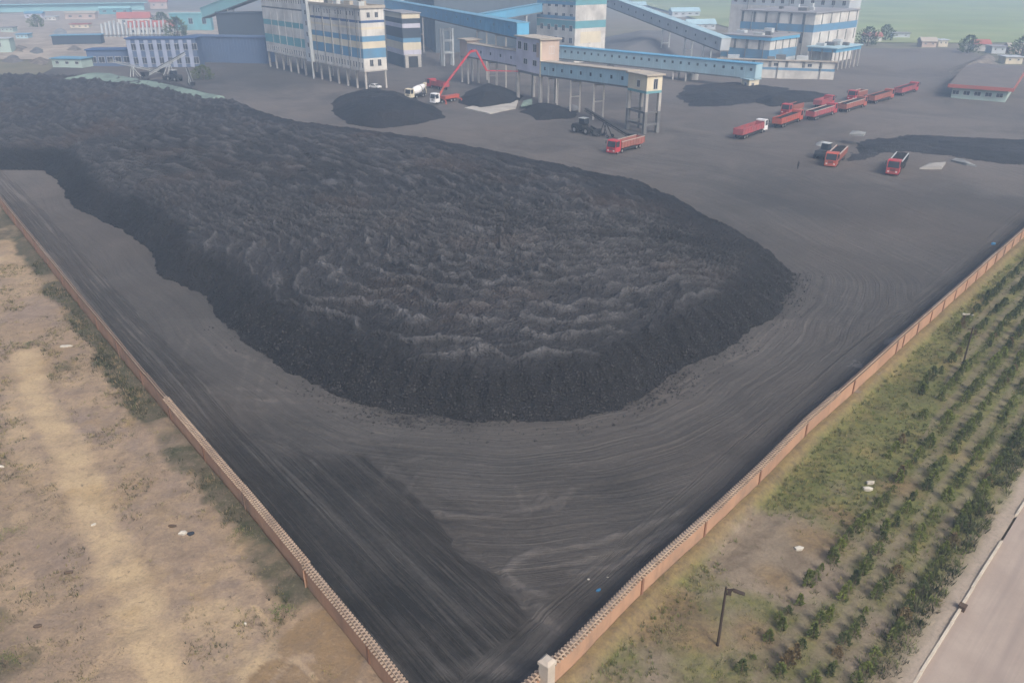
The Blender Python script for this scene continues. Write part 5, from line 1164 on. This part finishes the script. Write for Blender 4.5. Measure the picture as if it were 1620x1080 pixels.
stone('white stone beside a dark hole on the dirt lot', 290, 843, .38, .27, .15, 0, seed=4)
tag(stone('round black open hole with a pale rim beside the white stone on the dirt lot', 302, 844, .28, .22, .08, 0, GLS, 'pit_cover', 'hole', 5), None)
stone('pale flat stone near the green bush on the upper dirt lot', 104, 548, .75, .25, .15, .1, seed=6)
stone('tiny white stone at the left edge of the dirt lot', 2, 738, .3, .12, .12, 0, seed=7)
stone('small white rag on the bare tan track of the dirt lot', 148, 829, .22, .10, .06, .6, seed=8)
stone('small white stone on the tan ground near the bottom left wall', 388, 986, .10, .09, .1, 0, seed=9)
stone('pale thin sheet in the grass near the thin bare pole', 1531, 498, .7, .25, .12, -.3, seed=10)
stone('dark brown clod on the dirt lot left of the tan track', 108, 905, .35, .14, .1, .2, BARK, 'clod', 'clod', 11)
stone('flat brown clod left of the white stone on the dirt lot', 273, 832, .35, .16, .1, 0, BARK, 'clod', 'clod', 12)
stone('dark clod among dry weeds on the lower left dirt lot', 60, 990, .3, .15, .1, .2, BARK, 'clod', 'clod', 18)
BLUP = paint('blue_plastic', (.05, .20, .38), (.05, .1, .15), .3, .5, 2, False)
stone('scrap of blue plastic on the coal yard beside the right wall', 947, 934, .22, .12, .12, .5, BLUP, 'plastic_scrap', 'litter', 13)
stone('white scrap left of the blue plastic on the coal yard', 931, 916, .10, .06, .06, 0, None, 'plastic_scrap', 'litter', 14)
stone('pale scrap above the blue plastic on the coal yard', 961, 913, .07, .05, .05, 0, None, 'plastic_scrap', 'litter', 15)
stone('bluish scrap by the far right wall inside the yard', 1571, 387, .4, .25, .3, 0, BLUP, 'plastic_scrap', 'litter', 16)
bx = MB(); bx.box(-.2, .2, -.2, .2, -.2, .32); bx.box(-.24, .24, -.24, .24, .322, .38); o = bx.build('drain_box', paint('brown_box', (.09, .06, .045), (.05, .04, .03), .5, .9, 1)); o.location = (*G(1522, 962), -.05); o.rotation_euler = (0, 0, .8); tag(o, 'small dark brown box beside the kerb on the road', 'box')
# small rubble inside the right wall and coal lumps along the foot of the heap
RUB = paint('rubble', (.15, .142, .138), (.06, .06, .06), .8, .95, 1, False)
for i, (x_, y_, lab) in enumerate([(1425, 536, 'pale rubble heap inside the right wall, upper of two'), (1362, 572, 'pale rubble heap inside the right wall, lower of two')]):
    small_heap(lab, [((x_ - 26, y_ + 8), 0), ((x_ - 12, y_ - 8), 0), ((x_ + 16, y_ - 10), 0), ((x_ + 14, y_ + 6), 0), ((x_ - 4, y_ + 12), 0)], .3, .3, 500 + i, 'rubble_heap', RUB, .16)['category'] = 'rubble'
N = 9000; th = rng.uniform(0, 1, N); cand = np.array(OUT[9:24]); seg = rng.integers(0, len(cand) - 1, N); u_ = rng.uniform(0, 1, N)
bp = cand[seg] * (1 - u_)[:, None] + cand[seg + 1] * u_[:, None]; cc = np.array((-5, 105.)); dv = cc - bp; dv /= np.linalg.norm(dv, axis=1)[:, None]
off = rng.normal(0, 1.8, N) + 1.0; P_ = bp + dv * off[:, None] + rng.normal(0, .3, (N, 2))
iy = np.clip(np.searchsorted(HY[:, 0], P_[:, 1]), 0, HY.shape[0] - 1); x0_, x1_ = HX[iy, 0], HX[iy, -1]; ix = np.clip(((P_[:, 0] - x0_) / (x1_ - x0_) * (HX.shape[1] - 1)).astype(int), 0, HX.shape[1] - 1)
zz = np.maximum(HZ[iy, ix], 0); s = rng.uniform(.04, .13, N) * (rng.uniform(0, 1, N) ** 3 * 1.2 + .7)
O = np.array([(1, 0, 0), (-.5, .87, 0), (-.5, -.87, 0), (0, 0, 1.1), (0, 0, -.9)]); V = P_[:, None, :].repeat(5, 1); V = np.concatenate([V, zz[:, None, None].repeat(5, 1)], 2) + O[None] * s[:, None, None] * rng.uniform(.6, 1.3, (N, 5, 1))
F = np.array([(0, 1, 3), (1, 2, 3), (2, 0, 3), (1, 0, 4), (2, 1, 4), (0, 2, 4)]); F = (F[None] + (np.arange(N) * 5)[:, None, None]).reshape(-1, 3)
LM = NT('coal_lump'); LMM = LM.done(LM.mix(LM.ramp(LM.noise(.9, 3, LM.pos()), .4, .65), (.022, .022, .024), (.055, .055, .058)), .7)
tag(npmesh('coal_lumps', V.reshape(-1, 3), F, LMM), 'loose coal lumps scattered along the foot of the big stockpile', 'coal lumps', None, 'stuff')

LEFTC = [(2, 52, 20, 44, 'grey green hut on the tan scrap yard below the long teal hall'), (40, 30, 66, 22, 'lilac shed below the long teal hall, left of the white van sized hut'), (70, 34, 88, 27, 'small white hut between two sheds under the long teal hall'), (104, 32, 150, 22, 'pink brown shed row under the long teal hall'), (112, 46, 140, 39, 'red roofed shed beside the pipe rack'), (158, 24, 205, 14, 'dull teal shed right of the pink brown shed row'), (26, 62, 44, 55, 'bluish hut in the middle of the tan scrap yard')]
for i, (l_, f_, r_, tp, lab) in enumerate(LEFTC): house('shed', lab, G(l_, f_), None, r_, tp, [PALEG, LIL, WHT, PNK, CRM, TEA, LBL][i], [ROOFG, BRF, GRYW, BEI, RED, TRF, BRF][i], (.98, .15), 1.6, 'x', i % 2 == 0, 3)
rsx = random.Random(9)
for i, (px, py, lab) in enumerate([(20, 94, 'pale scrap pile at the left edge of the tan scrap yard'), (58, 82, 'dark scrap pile right of the brown scrap mound'), (118, 78, 'scrap pile below the long open teal shed'), (96, 52, 'scrap pile above the long open teal shed'), (864, 178, 'reddish debris pile under the gallery near the lilac house'), (905, 172, 'debris pile with pale bits under the gallery'), (1560, 92, 'debris pile left of the white walled hut in the village'), (1300, 228, 'pale debris pile behind the dark loader at the coal bank')]):
    small_heap(lab, [((px - 16, py + 2), 0), ((px - 6, py - 5), 0), ((px + 9, py - 4), 0), ((px + 15, py + 2), 0), ((px, py + 5), 0)], 1.6, .5, 600 + i, 'debris_pile', [RUB, DKCONC, EARTHM, TARP][i % 4], .8)['category'] = 'debris pile'
# ------------------------------------------------------------------ a few trees
def tree(label, px, py, h, r_, seed, mats=None):
    bush(label, G(px, py), h, r_, mats or [LEAF[0], LEAF[1]], seed, 520, 'tree', 'tree', False); root = [o for o in COL.objects if o.get('label') == label][0]
    MB().tube([(0, 0, -.3), (.1, 0, h * .3), (0, .1, h * .7)], [.05 * h, .035 * h, .012 * h], 7).build('trunk', BARK, root)
tree('dark round tree standing on the far left coal heap', 68, 170, 4.5, 2.6, 401)
tree('dark bushy tree right of the lattice conveyors, near the dust net', 322, 126, 5, 4.0, 402)
for i, (x, y, h) in enumerate([(1372, 72, 9), (1400, 64, 8), (1530, 84, 8), (1614, 92, 9), (60, 44, 8), (258, 46, 10), (282, 60, 11)]):
    tree(['dark tree by the tan house at the white plant corner', 'tree between two pale houses below the field', 'tree left of the village grey house', 'tree at the right edge below the village', 'pale green tree on the scrap yard at top left', 'tree above the white red roofed house', 'tree between the red roofed house and the teal house'][i], x, y, h, h * .55, 410 + i, [LEAF[1], LEAF[2]] if i == 4 else None)

# ------------------------------------------------------------------ dusty air
t = bpy.data.materials.new('haze'); t.use_nodes = True; t.node_tree.nodes.clear()
ou = t.node_tree.nodes.new('ShaderNodeOutputMaterial'); pv = t.node_tree.nodes.new('ShaderNodeVolumePrincipled')
pv.inputs['Color'].default_value = (.56, .76, 1.0, 1); pv.inputs['Density'].default_value = HAZE_D; pv.inputs['Anisotropy'].default_value = .2
t.node_tree.links.new(pv.outputs[0], ou.inputs['Volume'])
hz = MB().box(-1500, 1500, -250, 2400, -4, 75).build('haze', t); hz['kind'] = 'stuff'; hz.display_type = 'WIRE'
